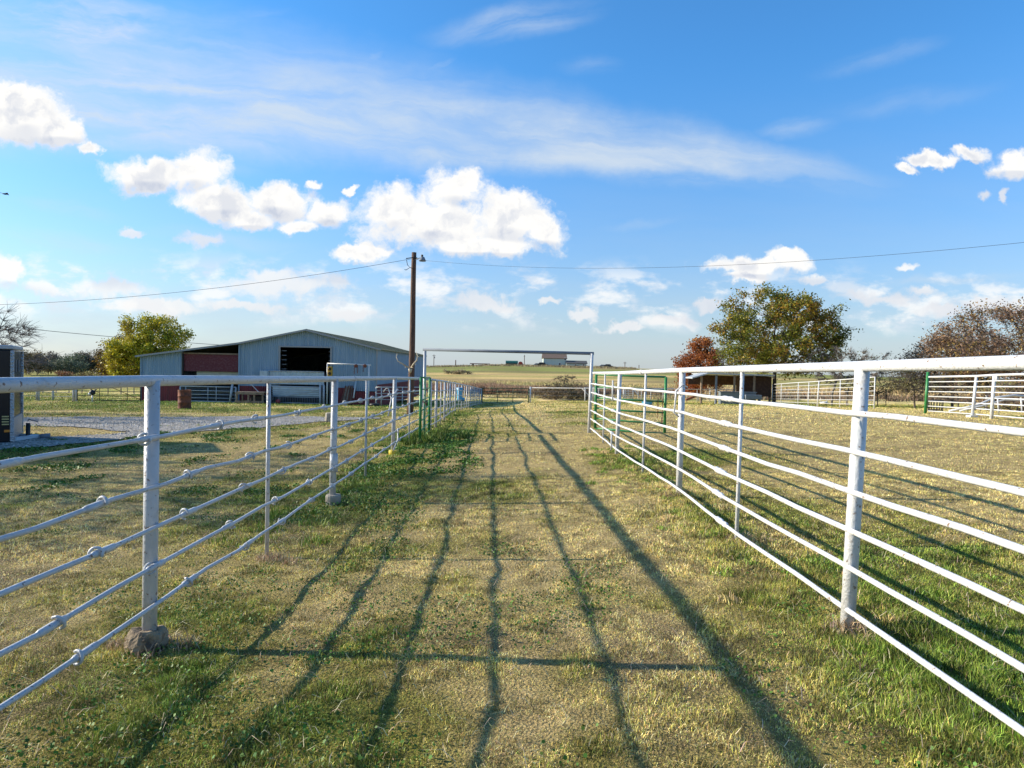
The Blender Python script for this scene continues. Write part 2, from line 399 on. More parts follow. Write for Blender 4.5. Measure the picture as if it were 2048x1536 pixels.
REDB = mat('faded_red_board', (.11, .018, .026), .8, 0, (.20, .09, .10), 9, .45)
ROOFM = mat('dull_tan_steel_roof', (.32, .27, .15), .6, .0, (.20, .17, .11), .8, .7)
TRIM = mat('grey_trim', (.28, .29, .30), .6)
LWHITE = mat('white_sheet_steel', (.42, .50, .54), .5, .1, (.30, .36, .40), 3, .6)
DARK = mat('dark_rubber', (.012, .012, .014), .6)
DIRTF = mat('barn_dirt_floor', (.05, .04, .03), .95)
BLUEP = mat('sky_blue_plastic', (.06, .30, .50), .45, 0, (.05, .22, .38), 5, .5)
BARK = mat('tree_bark', (.095, .078, .065), .95, 0, (.04, .033, .03), 5, .8, .6, 14)
BARKL = mat('pale_grey_bark', (.17, .145, .125), .95, 0, (.09, .075, .065), 5, .8, .5, 14)
WIRE = mat('black_cable', (.02, .02, .022), .5)
LEAF = colmat('leaves', .55, .35, None, spec=.3)
GRASSM = colmat('grass_blades', .55, .14, None, spec=.25)
def ground_mat():
    return colmat('pasture_ground', .95, 0, [(.7, .18), (9.0, .30), (70, .45)], .9, 60, .1)

# ------------------------------------------------------------------ colour of the turf (patches of green and dry grass)
CG = np.array([.155, .225, .034]); CO = np.array([.385, .335, .080]); CT = np.array([.80, .605, .270]); CB = np.array([.27, .20, .125])
def ga(x, c, w): return np.exp(-((x - c) / w) ** 2)
def green(X, Y):
    n = fbm(X * .55 + 3, Y * .33 + 1, 4, 21) * .65 + fbm(X * 2.4, Y * 2.0, 3, 31) * .35
    g = (n - .5) * 2.8 + .26 + .17 * (1 - sst(Y, 5, 11))
    near = 1 - sst(Y, 5, 16)
    g = g + .16 * ga(X, -1.6, 1.4) * near + .16 * sst(-Y, -5, -3) * (1 - sst(X, .2, 1.2))
    g = g + .45 * ga(X, 3.1, 1.0) * (1 - sst(Y, 7, 12)) - .25 * ga(X, 1.2, .8)
    g = g + .50 * ga(X, -2.1, .6) * sst(Y, 5, 8) * (1 - sst(Y, 45, 60))
    g = g - .30 * ga(X, .9, 1.3) * sst(Y, 6, 12)
    g = g - .75 * sst(X, 3.2, 7) * (1 - sst(Y, 40, 52)) - .20 * (1 - sst(X, -4.5, -3)) * (1 - sst(Y, 20, 26))
    g = g + .5 * sst(X, 10, 16) * ga(Y, 52, 7) + .5 * sst(X, 12, 15) * ga(Y, 27, 3.0)
    g = g + .65 * (1 - sst(X, -9, -7)) * ga(Y, 45.5, 2.2) + .25 * (1 - sst(X, -7, -5)) * sst(Y, 26, 32)
    g = g + .55 * ga(X, -2.4, 1.0) * ga(Y, 17.5, 1.8)
    return np.clip(g, 0, 1)
def turf(X, Y):
    g = green(X, Y)[:, None]
    c = np.where(g < .5, CT * (1 - g * 2) + CO * g * 2, CO * (2 - g * 2) + CG * (g * 2 - 1))
    b = sst(fbm(X * 1.3 + 50, Y * 1.3, 4, 44), .60, .74)[:, None] * .6
    c = c * (1 - b) + CB * b
    # far pasture: broad bands
    f = sst(Y, 75, 110)[:, None]
    s = fbm(X * .012 + 4, Y * .035, 4, 61)[:, None]; s2 = fbm(X * .05, Y * .06, 3, 66)[:, None]
    w_ = np.clip(sst(s, .38, .62) * .7 + .55 * (sst(Y, 215, 260) * (1 - sst(Y, 330, 350)))[:, None], 0, 1)
    fc = np.array([.24, .25, .065]) * w_ + np.array([.54, .385, .15]) * (1 - w_)
    s3 = sst(fbm(X * .02 + 9, Y * .09, 4, 68), .55, .68)[:, None] * .55
    fc = fc * (1 - s3) + np.array([.24, .17, .09]) * s3
    fc = fc * (.75 + .5 * s2)
    left = sst(-X / np.maximum(Y, 1), .35, .5)[:, None]
    fc = fc * (1 - left) + np.array([.30, .27, .07]) * left
    return c * (1 - f) + fc * f

# ------------------------------------------------------------------ ground: one sheet
def axis(lin, step, ratio, end):
    a = list(np.arange(0, lin, step)); x = a[-1]
    while x < end: x += max(step, x * ratio); a.append(x)
    return np.array(a)
ax = axis(5, .09, .024, 4500); xs = np.concatenate([-ax[:0:-1], ax])
ys = np.concatenate([-axis(1, .8, .15, 60)[:0:-1], np.arange(0, 2, .3), 2 + axis(4, .085, .0135, 5000)])
XX, YY = np.meshgrid(xs, ys); ZZ = G(XX.ravel(), YY.ravel())
V = np.stack([XX.ravel(), YY.ravel(), ZZ], 1); nx, ny = len(xs), len(ys)
ii = (np.arange(ny - 1)[:, None] * nx + np.arange(nx - 1)[None]).ravel()
Fq = np.stack([ii, ii + 1, ii + nx + 1, ii + nx], 1)
gcol = turf(V[:, 0], V[:, 1]) * (.48 + .52 * sst(V[:, 1], 12, 60))[:, None]  # near ground darkened: shade between the grass blades put into its colour
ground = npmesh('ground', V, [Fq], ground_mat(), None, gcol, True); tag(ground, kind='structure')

# distant low hills on the horizon
def hills():
    m = mat('distant_woods', (.055, .075, .05), .9, 0, (.09, .10, .06), .01, .8)
    vs = []; fs = []; n = 260
    for i in range(n):
        a = R(-62 + 124 * i / (n - 1)); r = 4300
        h = -6 + (34 * float(vn(np.array(i * .045), np.array(2.0), 8)) + 10 * float(vn(np.array(i * .3), np.array(5.0), 8))) * float(1 - .75 * sst(a, -.45, -.1))
        for rr, hh in ((r, -20), (r + 200, h * .7 + EYE), (r + 500, h + EYE), (r + 1400, -30)):
            vs.append((rr * math.sin(a), rr * math.cos(a), hh))
    for i in range(n - 1):
        for k in range(3): fs.append((i * 4 + k, i * 4 + k + 1, i * 4 + k + 5, i * 4 + k + 4))
    o = MB().add(vs, fs).build('hills', m, None, True); tag(o, kind='structure')
hills()

# ------------------------------------------------------------------ gravel drive
def m_mul(nt, a, k):
    n = nt.nodes.new('ShaderNodeMath'); n.operation = 'MULTIPLY'; nt.links.new(a, n.inputs[0]); n.inputs[1].default_value = k; return n.outputs[0]
def gravel_mat():
    m = bpy.data.materials.new('gravel'); m.use_nodes = True; nt = m.node_tree; N = nt.nodes.new; L = nt.links.new
    b = nt.nodes['Principled BSDF']; tc = N('ShaderNodeTexCoord')
    v = N('ShaderNodeTexVoronoi'); v.inputs['Scale'].default_value = 14; L(tc.outputs['Object'], v.inputs['Vector'])
    n = N('ShaderNodeTexNoise'); n.inputs['Scale'].default_value = 1.2; n.inputs['Detail'].default_value = 6; L(tc.outputs['Object'], n.inputs['Vector'])
    sp = N('ShaderNodeSeparateColor'); L(v.outputs['Color'], sp.inputs[0])
    r = N('ShaderNodeMapRange'); L(sp.outputs[0], r.inputs['Value']); r.inputs['To Min'].default_value = .09; r.inputs['To Max'].default_value = .38
    x = N('ShaderNodeMix'); x.data_type = 'RGBA'; x.blend_type = 'MIX'
    r2 = N('ShaderNodeMapRange'); L(n.outputs['Fac'], r2.inputs['Value']); r2.inputs['From Min'].default_value = .45; r2.inputs['From Max'].default_value = .7; r2.inputs['To Max'].default_value = .6
    L(r2.outputs[0], x.inputs[0]); cc = N('ShaderNodeCombineColor')
    for i in range(3): L(m_mul(nt, r.outputs[0], (1.08, 1.0, .90)[i]), cc.inputs[i])
    L(cc.outputs[0], x.inputs[6]); x.inputs[7].default_value = (.17, .15, .11, 1)
    L(x.outputs[2], b.inputs['Base Color']); b.inputs['Roughness'].default_value = .9
    bp = N('ShaderNodeBump'); bp.inputs['Strength'].default_value = .9; bp.inputs['Distance'].default_value = .03; L(v.outputs['Distance'], bp.inputs['Height']); L(bp.outputs[0], b.inputs['Normal'])
    return m
GRV = gravel_mat()
strips = [  # (upper edge, lower edge) in ground points
    ([(-260,838),(45,836),(160,834),(290,835),(400,834),(520,833),(640,834),(760,836)],
     [(-260,856),(45,853),(160,855),(290,869),(400,864),(520,856),(640,844),(760,838)]),
    ([(-260,893),(0,884),(80,877),(160,872),(240,868),(290,862)],
     [(-260,912),(0,901),(80,896),(160,888),(240,880),(290,869.5)])]
GP = []
def strip_mesh(upper, lower, name):
    A = [onground(*p) for p in upper]; B = [onground(*p) for p in lower]
    GP.append((np.array([(p.x, p.y) for p in A]), np.array([(p.x, p.y) for p in B])))
    vs = []; nn = 90; kk = 14
    for i in range(nn):
        t = i / (nn - 1) * (len(A) - 1); j = min(int(t), len(A) - 2); f = t - j
        a = A[j].lerp(A[j + 1], f); b = B[j].lerp(B[j + 1], f)
        wob = (float(vn(np.array(i * .5), np.array(1.5), 3)) - .5) * .10
        wob2 = (float(vn(np.array(i * .6), np.array(7.5), 3)) - .5) * .10
        for k in range(kk):
            s = k / (kk - 1); s = s * (1 + wob + wob2) - wob
            p = a.lerp(b, s); vs.append((p.x, p.y, g1(p.x, p.y) + .02))
    fs = [(i * kk + k, i * kk + k + 1, (i + 1) * kk + k + 1, (i + 1) * kk + k) for i in range(nn - 1) for k in range(kk - 1)]
    o = MB().add(vs, fs).build(name, GRV); tag(o, kind='structure')
strip_mesh(*strips[0], 'gravel_drive'); strip_mesh(*strips[1], 'gravel_track')
def in_gravel(X, Y):
    m = np.zeros(len(X), bool)
    for A, B in GP:
        poly = np.concatenate([A, B[::-1]]); n = len(poly); c = np.zeros(len(X), bool)
        for i in range(n):
            x1, y1 = poly[i]; x2, y2 = poly[(i + 1) % n]
            if y1 == y2: continue
            k = ((y1 > Y) != (y2 > Y)) & (X < (x2 - x1) * (Y - y1) / (y2 - y1) + x1); c ^= k
        m |= c
    return m

# ------------------------------------------------------------------ grass blades
def blades(name, X, Y, h, w, lean, col, five=False, zoff=0.0, mat_=None, az=None):
    n = len(X); Z = G(X, Y) - .004 + zoff
    fa = rng.uniform(0, 2 * math.pi, n); la = rng.uniform(0, 2 * math.pi, n) if az is None else az
    le = lean * rng.uniform(.25, 1.0, n); hh = h * rng.uniform(.55, 1.15, n)
    bx, by = np.cos(fa) * w / 2, np.sin(fa) * w / 2
    tx, ty = np.cos(la) * le * hh, np.sin(la) * le * hh
    B1 = np.stack([X - bx, Y - by, Z], 1); B2 = np.stack([X + bx, Y + by, Z], 1)
    T_ = np.stack([X + tx, Y + ty, Z + hh * np.sqrt(np.clip(1 - .6 * le * le, .12, 1))], 1)
    base = np.arange(n)
    if five:
        mx, my, mz = X + tx * .35, Y + ty * .35, Z + hh * .58
        M1 = np.stack([mx - bx * .8, my - by * .8, mz], 1); M2 = np.stack([mx + bx * .8, my + by * .8, mz], 1)
        V = np.concatenate([B1, B2, M1, M2, T_]); q = np.stack([base, base + n, base + 3 * n, base + 2 * n], 1)
        t = np.stack([base + 2 * n, base + 3 * n, base + 4 * n], 1); c = np.concatenate([col] * 5); T = [q, t]
    else:
        V = np.concatenate([B1, B2, T_]); T = [np.stack([base, base + n, base + 2 * n], 1)]; c = np.concatenate([col] * 3)
    return V, T, c
def merge(name, parts, m, label=None):
    Vs = []; Ts = []; Cs = []; k = 0
    for V, T, c in parts:
        Vs.append(V); Cs.append(c); Ts += [t + k for t in T]; k += len(V)
    o = npmesh(name, np.concatenate(Vs), Ts, m, None, np.concatenate(Cs)); tag(o, label, kind='stuff'); return o
def scatter(y0, y1, dens, spread=.86, xmin=None, xmax=None):
    n = int(dens * spread * (y1 * y1 - y0 * y0))
    Y = np.sqrt(rng.uniform(y0 * y0, y1 * y1, n)); X = rng.uniform(-spread, spread, n) * Y
    k = np.ones(n, bool)
    if xmin is not None: k &= X > xmin
    if xmax is not None: k &= X < xmax
    jx = (fbm(X * 1.5, Y * 1.5, 3, 55) - .5) * 1.6; k &= ~(in_gravel(X + jx, Y + jx) & (fbm(X * .9, Y * 1.3, 3, 56) < .60))
    # not inside the barn
    k &= ~((X > -26.3) & (X < -9.4) & (Y > 47.9) & (Y < 74))
    return X[k], Y[k]
def jitcol(c, n, s=.3):
    return np.clip(c * (1 + rng.normal(0, s, n))[:, None] * (1 + rng.normal(0, .08, (n, 3))), .005, .9)
parts = []
for (y0, y1, dens, h, w, five) in [(1.9, 5, 23000, .0205, .0030, True), (5, 10, 9500, .022, .0052, True),
                                   (10, 20, 1900, .027, .010, False), (20, 40, 320, .042, .023, False), (40, 74, 75, .055, .05, False)]:
    X, Y = scatter(y0, y1, dens); n = len(X); g = green(X, Y)
    live = rng.uniform(0, 1, n) < .22 + .62 * g          # live blades stand, dead ones lie down as thatch
    gi = np.clip(np.where(live, g * .8 + .35, g * .55 - .05) + rng.normal(0, .18, n), 0, 1)[:, None]
    c = np.where(gi < .5, CT * (1 - gi * 2) + CO * gi * 2, CO * (2 - gi * 2) + CG * (gi * 2 - 1))
    red = (rng.uniform(0, 1, n) < .05)[:, None]; c = np.where(red, CB * 1.3, c)
    c = jitcol(c, n, .44) * (.55 + .85 * sst(fbm(X * 9, Y * 9, 3, 101), .28, .68))[:, None]
    clump = .55 + .80 * sst(fbm(X * 5.5, Y * 5.5, 3, 77), .38, .70)
    tall = 1 + .9 * ga(X, 2.05, .5) * (1 - sst(Y, 9, 14)) + .35 * sst(fbm(X * 1.3, Y * 1.3, 3, 78), .55, .75)
    hh = h * clump * tall * np.where(live, 1.15 + .35 * g, .75) * rng.uniform(.6, 1.35, n)
    lean = np.where(live, rng.uniform(.35, 1.1, n), rng.uniform(1.1, 2.3, n))
    parts.append(blades('', X, Y, hh, w * np.where(live, 1.0, .85), lean, c, five))
merge('grass', parts, GRASSM)
# longer green tussocks: along the fence lines, at the gate, in patches
parts = []
def tussocks(cx, cy, n, rad, h, w, colr, lean=.8):
    a = rng.uniform(0, 2 * math.pi, n); r = rad * np.sqrt(rng.uniform(0, 1, n))
    X = cx + r * np.cos(a); Y = cy + r * np.sin(a)
    hh = h * (1 - .5 * (r / rad) ** 2)
    parts.append(blades('', X, Y, hh, w, lean, jitcol(np.tile(colr, (n, 1)), n, .3), True))
for i in range(190):
    y = 1.9 + 12 * random.random() ** 1.3; x = 1.98 + random.gauss(0, .32) + (.25 if y < 5 else 0)
    tussocks(x, y, 60, .10, random.uniform(.035, .085), .0042 + .0006 * y, CG * random.uniform(1.0, 1.8) if random.random() < .7 else CT * .8, .8)
for i in range(90):
    y = 2 + 3.6 * random.random(); x = random.uniform(2.2, 4.8)
    tussocks(x, y, 60, .10, random.uniform(.03, .06), .0042 + .0006 * y, CG * random.uniform(1.0, 1.9), .9)
for i in range(120):
    y = 6 + 30 * random.random(); x = -2.2 - .02 * y + random.gauss(0, .35)
    tussocks(x, y, 40, .14, random.uniform(.06, .14), .006 + .0007 * y, CG * random.uniform(.7, 1.2), .8)
for i in range(40):
    tussocks(-2.2 + random.gauss(0, .28), 17.0 + random.gauss(0, .8), 90, .20, random.uniform(.12, .28), .018, CG * random.uniform(.55, .95), .7)
for p in [(-2.07, 3.92), (2.0, 3.9), (-2.0, 5.9), (1.98, 5.9), (2.02, 8.2)]:
    for k in range(5): tussocks(p[0] + random.gauss(0, .10), p[1] + random.gauss(0, .10), 60, .08, .10, .006, CB * 1.5, .9)
merge('tall_grass', parts, GRASSM)
# clover and other broad-leaved weeds
def clover():
    X, Y = scatter(1.9, 20, 1500)
    m = sst(fbm(X * 1.6 + 9, Y * 1.2, 4, 91) + .13 * ga(X, -1.3, 1.3) * (1 - sst(Y, 5, 10)) + .14 * ga(X, -1.9, .5) * sst(Y, 6, 9) - .10 * sst(X, -1.2, -.4) * sst(Y, 5.5, 8) - .12 * sst(X, .3, 1.3) - .15 * sst(X, 2.6, 4) - .10 * sst(-X, 2.6, 3.4), .50, .70) * .8 * (1 - sst(X, -1.1, -.3) * sst(Y, 5.5, 8)) * (1 - sst(X, 2.2, 3) * .85)
    k = rng.uniform(0, 1, len(X)) < m; X, Y = X[k], Y[k]; n = len(X)
    r = rng.uniform(.004, .010, n) * (1 + sst(Y, 5, 14) * 1.4); Z = G(X, Y) + rng.uniform(.008, .045, n)
    nz = rng.normal(0, .8, (n, 3)); nz[:, 2] = 1; nz /= np.linalg.norm(nz, axis=1)[:, None]
    a = np.cross(nz, rng.normal(0, 1, (n, 3))); a /= np.linalg.norm(a, axis=1)[:, None]; b = np.cross(nz, a)
    Vs = []; P0 = np.stack([X, Y, Z], 1)
    for q in range(5):
        an = 2 * math.pi * q / 5; Vs.append(P0 + (a * math.cos(an) + b * math.sin(an)) * r[:, None])
    i = np.arange(n); T = [np.stack([i, i + n, i + 2 * n], 1), np.stack([i, i + 2 * n, i + 3 * n, i + 4 * n], 1)]
    c = jitcol(np.tile(np.array([.070, .150, .018]), (n, 1)), n, .25)
    npm = merge('clover', [(np.concatenate(Vs), T, np.concatenate([c] * 5))], GRASSM)
clover()
# dead straw lying about
def straw():
    X, Y = scatter(1.9, 9, 130); n = len(X)
    merge('straw', [blades('', X, Y, rng.uniform(.03, .09, n), .003, 2.6, jitcol(np.tile(np.array([.50, .42, .27]), (n, 1)), n, .25), True, .018)], GRASSM)
straw()
# tall dry weeds beyond the lane and along the far edge of the lawn
def drybrush():
    ps = []
    for (x0, x1, y0, y1, n, h, w, col) in [(-16, 14, 92, 104, 34000, 1.35, .11, (.34, .22, .135)), (10, 34, 94, 104, 18000, 1.0, .11, (.34, .24, .14)),
                                           (26, 95, 92, 112, 34000, 1.1, .12, (.50, .37, .19)), (-16, 95, 104, 150, 20000, .45, .12, (.46, .36, .16)),
                                           (30, 95, 82, 92, 14000, .8, .10, (.20, .14, .09)), (-70, 60, 325, 345, 9000, 1.0, .28, (.28, .22, .12)), (-14, 34, 84, 92, 8000, .5, .09, (.42, .33, .16))]:
        X = rng.uniform(x0, x1, n); Y = rng.uniform(y0, y1, n); k = fbm(X * .25, Y * .3, 3, 12) > .40; X, Y = X[k], Y[k]; n = len(X)
        hh = h * (.45 + .9 * fbm(X * .35, Y * .35, 3, 14))
        ps.append(blades('', X, Y, hh, w, .45, jitcol(np.tile(np.array(col), (n, 1)), n, .3)))
    merge('dry_weeds', ps, GRASSM)
drybrush()
# stones on the drive
def stones():
    vs = []; fs = []
    n = 16000; X = rng.uniform(-24, -6, n); Y = rng.uniform(12, 27, n); k = in_gravel(X, Y); X, Y = X[k], Y[k]; n = len(X)
    r = rng.uniform(.012, .035, n); Z = G(X, Y) + .02
    o = np.array([(1, 0, 0), (0, 1, 0), (-1, 0, 0), (0, -1, 0), (0, 0, .8), (0, 0, -.5)])
    V = np.concatenate([np.stack([X, Y, Z], 1) + o[j] * r[:, None] * rng.uniform(.6, 1.3, (n, 1)) for j in range(6)])
    i = np.arange(n); T = np.concatenate([np.stack([i + a * n, i + b * n, i + 4 * n], 1) for a, b in ((0, 1), (1, 2), (2, 3), (3, 0))])
    c = rng.uniform(.14, .48, n)[:, None] * np.array([1.08, 1.0, .90])
    merge('gravel_stones', [(V, [T], np.concatenate([c] * 6))], colmat('stone', .9))
stones()

# ------------------------------------------------------------------ fences of the lane
def lerp_path(pts, y):
    for a, b in zip(pts, pts[1:]):
        if a.y <= y <= b.y: return a.lerp(b, (y - a.y) / (b.y - a.y))
    return pts[0] if y < pts[0].y else pts[-1]
def rail_path(top, drop, side, y0, y1, wob=.006):
    n = max(4, int((y1 - y0) / .55)); out = []
    for i in range(n + 1):
        y = y0 + (y1 - y0) * i / n; p = lerp_path(top, y)
        out.append(p + Vector((side + random.gauss(0, wob * .5), 0, -drop + random.gauss(0, wob))))
    return out
# left fence -----------------------------------------------------------
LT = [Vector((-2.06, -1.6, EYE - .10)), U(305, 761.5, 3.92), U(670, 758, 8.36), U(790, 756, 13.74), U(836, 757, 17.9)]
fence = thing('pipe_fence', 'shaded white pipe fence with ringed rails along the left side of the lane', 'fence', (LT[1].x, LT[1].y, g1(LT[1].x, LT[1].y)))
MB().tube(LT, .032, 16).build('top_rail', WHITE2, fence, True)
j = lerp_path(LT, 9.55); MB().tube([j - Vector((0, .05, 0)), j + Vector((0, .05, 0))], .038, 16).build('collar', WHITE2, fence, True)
def post(parent, bot, top, r, m, name='post'):
    b = Vector(bot); b.z = g1(b.x, b.y) - .05; return MB().tube([b, Vector(top)], r, 16).build(name, m, parent, True)
for bx, by, tx, Y in [(303, 1290, 305, 3.92), (668, 1005, 670, 8.36), (789, 905, 791, 13.74)]:
    t = lerp_path(LT, Y); b = U(bx, by, Y); b.x = t.x + (bx - tx) / F * Y + (t.z - g1(t.x, Y)) * -.02 * 0
    p = post(fence, b, t, .040, WHITE2)
    if Y < 5:
        m_ = MB(); g = g1(t.x, Y)
        n = 40; L_ = 16; vs = []
        for k in range(L_):
            q_ = k / (L_ - 1); rr = float(np.interp(q_, [0, .25, .5, .75, .93, 1], [.080, .098, .102, .094, .074, .040])); z = -.06 + .185 * min(1, q_ * 1.10) 
            for q in range(n):
                a = 2 * math.pi * q / n; ca, sa = math.cos(a), math.sin(a)
                jj = 1 + .42 * (float(fbm(np.array(ca * 1.3 + 5 + q_), np.array(sa * 1.3 + 2 - q_ * 1.5), 2, 3)) - .5) * 2 + .28 * (float(fbm(np.array(ca * 5 + q_ * 6), np.array(sa * 5 - q_ * 5), 3, 8)) - .5)
                vs.append((t.x + rr * jj * ca * 1.05 - .015, Y + rr * jj * sa, g + z * (1 + .35 * (jj - 1)) + .02 * (float(vn(np.array(ca * 3 + 9), np.array(sa * 3), 4)) - .5) * q_))
        m_.add(vs, [(k * n + q, k * n + (q + 1) % n, (k + 1) * n + (q + 1) % n, (k + 1) * n + q) for k in range(L_ - 1) for q in range(n)] + [tuple((L_ - 1) * n + q for q in range(n))])
        o = m_.build('concrete_footing', CONCR, fence); tag(o, 'rough brown lump of concrete round the nearest post')
    elif Y < 10:
        g = g1(t.x, Y)
        MB().tube([(t.x, Y, g + .40), (t.x, Y, g + .62)], [.052, .048], 16).build('collar', WHITE2, p, True)
        MB().lathe((t.x, Y, g - .05), [(.088, 0), (.092, .04), (.095, .15), (.085, .17), (.04, .172)], 18).build('concrete_footing', CONC, fence)
    else:
        g = g1(t.x, Y)
        o = MB().lathe((t.x, Y, g - .05), [(.10, 0), (.105, .1), (.098, .14), (.04, .15)], 18).build('concrete_footing', YELLOW, fence); tag(o, 'yellow painted footing')
post(fence, (-2.06, -.6, 0), (-2.06, -.6, EYE - .1), .04, WHITE2)
for Y in (1.7, 5.93, 10.55, 16.2):
    t = lerp_path(LT, Y); t = t + Vector((-.0, 0, 0)); post(fence, t, t, .0175, WHITE2, 'stay')
side = .052
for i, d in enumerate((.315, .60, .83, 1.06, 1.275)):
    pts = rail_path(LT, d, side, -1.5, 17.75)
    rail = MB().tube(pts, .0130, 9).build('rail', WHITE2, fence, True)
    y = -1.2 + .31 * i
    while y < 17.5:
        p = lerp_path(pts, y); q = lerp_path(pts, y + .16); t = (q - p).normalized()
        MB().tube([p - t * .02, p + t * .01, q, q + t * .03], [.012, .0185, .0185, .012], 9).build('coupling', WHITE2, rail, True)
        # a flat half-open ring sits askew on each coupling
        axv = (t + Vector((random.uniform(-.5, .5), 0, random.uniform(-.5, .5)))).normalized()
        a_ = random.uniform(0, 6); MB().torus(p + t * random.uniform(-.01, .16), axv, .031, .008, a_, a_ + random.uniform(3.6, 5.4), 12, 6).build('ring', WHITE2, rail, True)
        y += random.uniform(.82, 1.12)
# small loose latch pipes wired to the third post
p3 = lerp_path(LT, 13.5)
MB().tube([p3 + Vector((.09, 0, -.22)), p3 + Vector((.03, -.35, -.40)), p3 + Vector((.0, -.5, -.72))], .014, 8).build('latch_bar', WHITE2, fence, True)
MB().tube([p3 + Vector((.09, .1, -1.0)), p3 + Vector((.09, .1, -1.24)), p3 + Vector((.05, -.15, -1.42))], .014, 8).build('latch_bar', WHITE2, fence, True)

# right fence ----------------------------------------------------------
RT = [Vector((2.03, -1.6, EYE + .04)), U(2048, 725, 2.70), U(1725, 732.5, 3.92), U(1485, 738, 5.9), U(1365, 740.5, 8.19), U(1240, 746, 12.6), U(1187, 746, 17.4)]
rf = thing('pipe_fence', 'sunlit white pipe fence with smooth rails along the right side of the lane', 'fence', (RT[2].x, RT[2].y, g1(RT[2].x, RT[2].y)))
MB().tube(RT, .031, 16).build('top_rail', WHITE, rf, True)
j = lerp_path(RT, 10.6); MB().tube([j - Vector((0, .09, 0)), j + Vector((0, .09, 0))], .038, 16).build('collar', WHITE, rf, True)
for bx, tx, Y in [(1700, 1725, 3.92), (1360, 1366, 8.19), (1234, 1240, 12.6)]:
    t = lerp_path(RT, Y); b = t + Vector(((bx - tx) / F * Y + .02 * 1.5, 0, 0)); post(rf, b, t, .040 if Y < 5 else .037, WHITE)
post(rf, (2.03, -.4, 0), (2.03, -.4, EYE + .04), .04, WHITE)
for Y in (1.75, 5.9, 10.3, 14.9):
    t = lerp_path(RT, Y); post(rf, t + Vector((-.012, 0, 0)), t, .017, WHITE, 'stay')
for i, d in enumerate((.27, .495, .72, .945, 1.16, 1.40)):
    pts = rail_path(RT, d, -.055, -1.5, 17.3, .003)
    rail = MB().tube(pts, .0165 if i < 4 else .0155, 10).build('rail', WHITE, rf, True)
    for y in (-.2, 6.05 + random.uniform(-.1, .15), 12.9, 16.1):
        p = lerp_path(pts, y); q = lerp_path(pts, y + .34); k = 9; P_ = []; r_ = []
        for s in range(k):
            P_.append(p.lerp(q, s / (k - 1)) + Vector((0, 0, random.gauss(0, .0025)))); r_.append([.017, .025, .026, .021, .027, .028, .024, .026, .017][s] * random.uniform(.93, 1.08))
        MB().tube(P_, r_, 10).build('coupling', WHITE, rail, True)
p2 = lerp_path(RT, 8.05)
MB().tube([p2 + Vector((.03, 0, -.20)), p2 + Vector((-.03, -.05, -.17)), p2 + Vector((-.11, -.05, -.24)), p2 + Vector((-.13, -.05, -.50)), p2 + Vector((-.07, -.05, -.55))], .010, 8).build('latch_bar', WHITE, rf, True)
p2 = lerp_path(RT, 12.9)
MB().tube([p2 + Vector((-.09, 0, -.14)), p2 + Vector((-.09, 0, -.52))], .014, 8).build('latch_bar', WHITE, rf, True)
MB().tube([p2 + Vector((-.09, 0, -1.10)), p2 + Vector((-.09, 0, -1.46))], .014, 8).build('latch_bar', WHITE, rf, True)

# overhead gate frame and its two green gates ----------------------------
FY = 18.4
fl, fr = U(850, 699, FY), U(1184, 707, 17.6)
fr_root = thing('gate_frame', 'tall white pipe frame spanning the lane where the green gates hang', 'gate frame', (0, 18, g1(0, 18)))
bl = U(848, 866, FY); br = U(1178, 862, 17.6)
MB().tube([(bl.x, bl.y, g1(bl.x, bl.y) - .05), fl], .042, 14).build('post', WHITE2, fr_root, True)
MB().tube([(br.x, br.y, g1(br.x, br.y) - .05), fr], .042, 14).build('post', WHITE, fr_root, True)
MB().tube([fl + Vector((-.05, 0, 0)), fr + Vector((.05, 0, 0))], .040, 14).build('crossbar', GREY, fr_root, True)
def gate(name, label, a0, a1, z0, z1, m, nr, ups, r=.024, rr=.016, group=None, sag=0.0, thick_ends=True):
    """a0, a1: the two bottom corners in plan; z0/z1 heights of bottom and top at each end"""
    g = thing(name, label, 'gate', (a0[0], a0[1], z0[0]), group)
    A0 = Vector((a0[0], a0[1], z0[0])); A1 = Vector((a1[0], a1[1], z0[1])); B0 = Vector((a0[0], a0[1], z1[0])); B1 = Vector((a1[0], a1[1], z1[1]))
    er = r * (1.35 if thick_ends else 1)
    MB().tube([A0, B0], er, 12).build('end_post', m, g, True); MB().tube([A1, B1], er, 12).build('end_post', m, g, True)
    for i in range(nr):
        t = i / (nr - 1); rad = r if i in (0, nr - 1) else rr
        t2 = t if i in (0, nr - 1) else 1 - (1 - t) ** .92
        MB().tube([A0.lerp(B0, t2), A0.lerp(B0, t2).lerp(A1.lerp(B1, t2), .5) + Vector((0, 0, -sag * random.random())), A1.lerp(B1, t2)], rad, 10).build('bar', m, g, True)
    for u in ups:
        MB().tube([A0.lerp(A1, u), B0.lerp(B1, u)], rr, 8).build('upright', m, g, True)
    return g
gl = gate('green_gate', 'dark green pipe gate swung open against the left fence', (U(840, 870, 16.1).x, 16.1), (U(858, 860, 18.3).x, 18.3),
          (g1(-2.2, 16.1) + .06, g1(-2.2, 18.3) + .14), (U(835, 755, 16.1).z, U(855, 755, 18.3).z), GREEN, 7, (.42,))
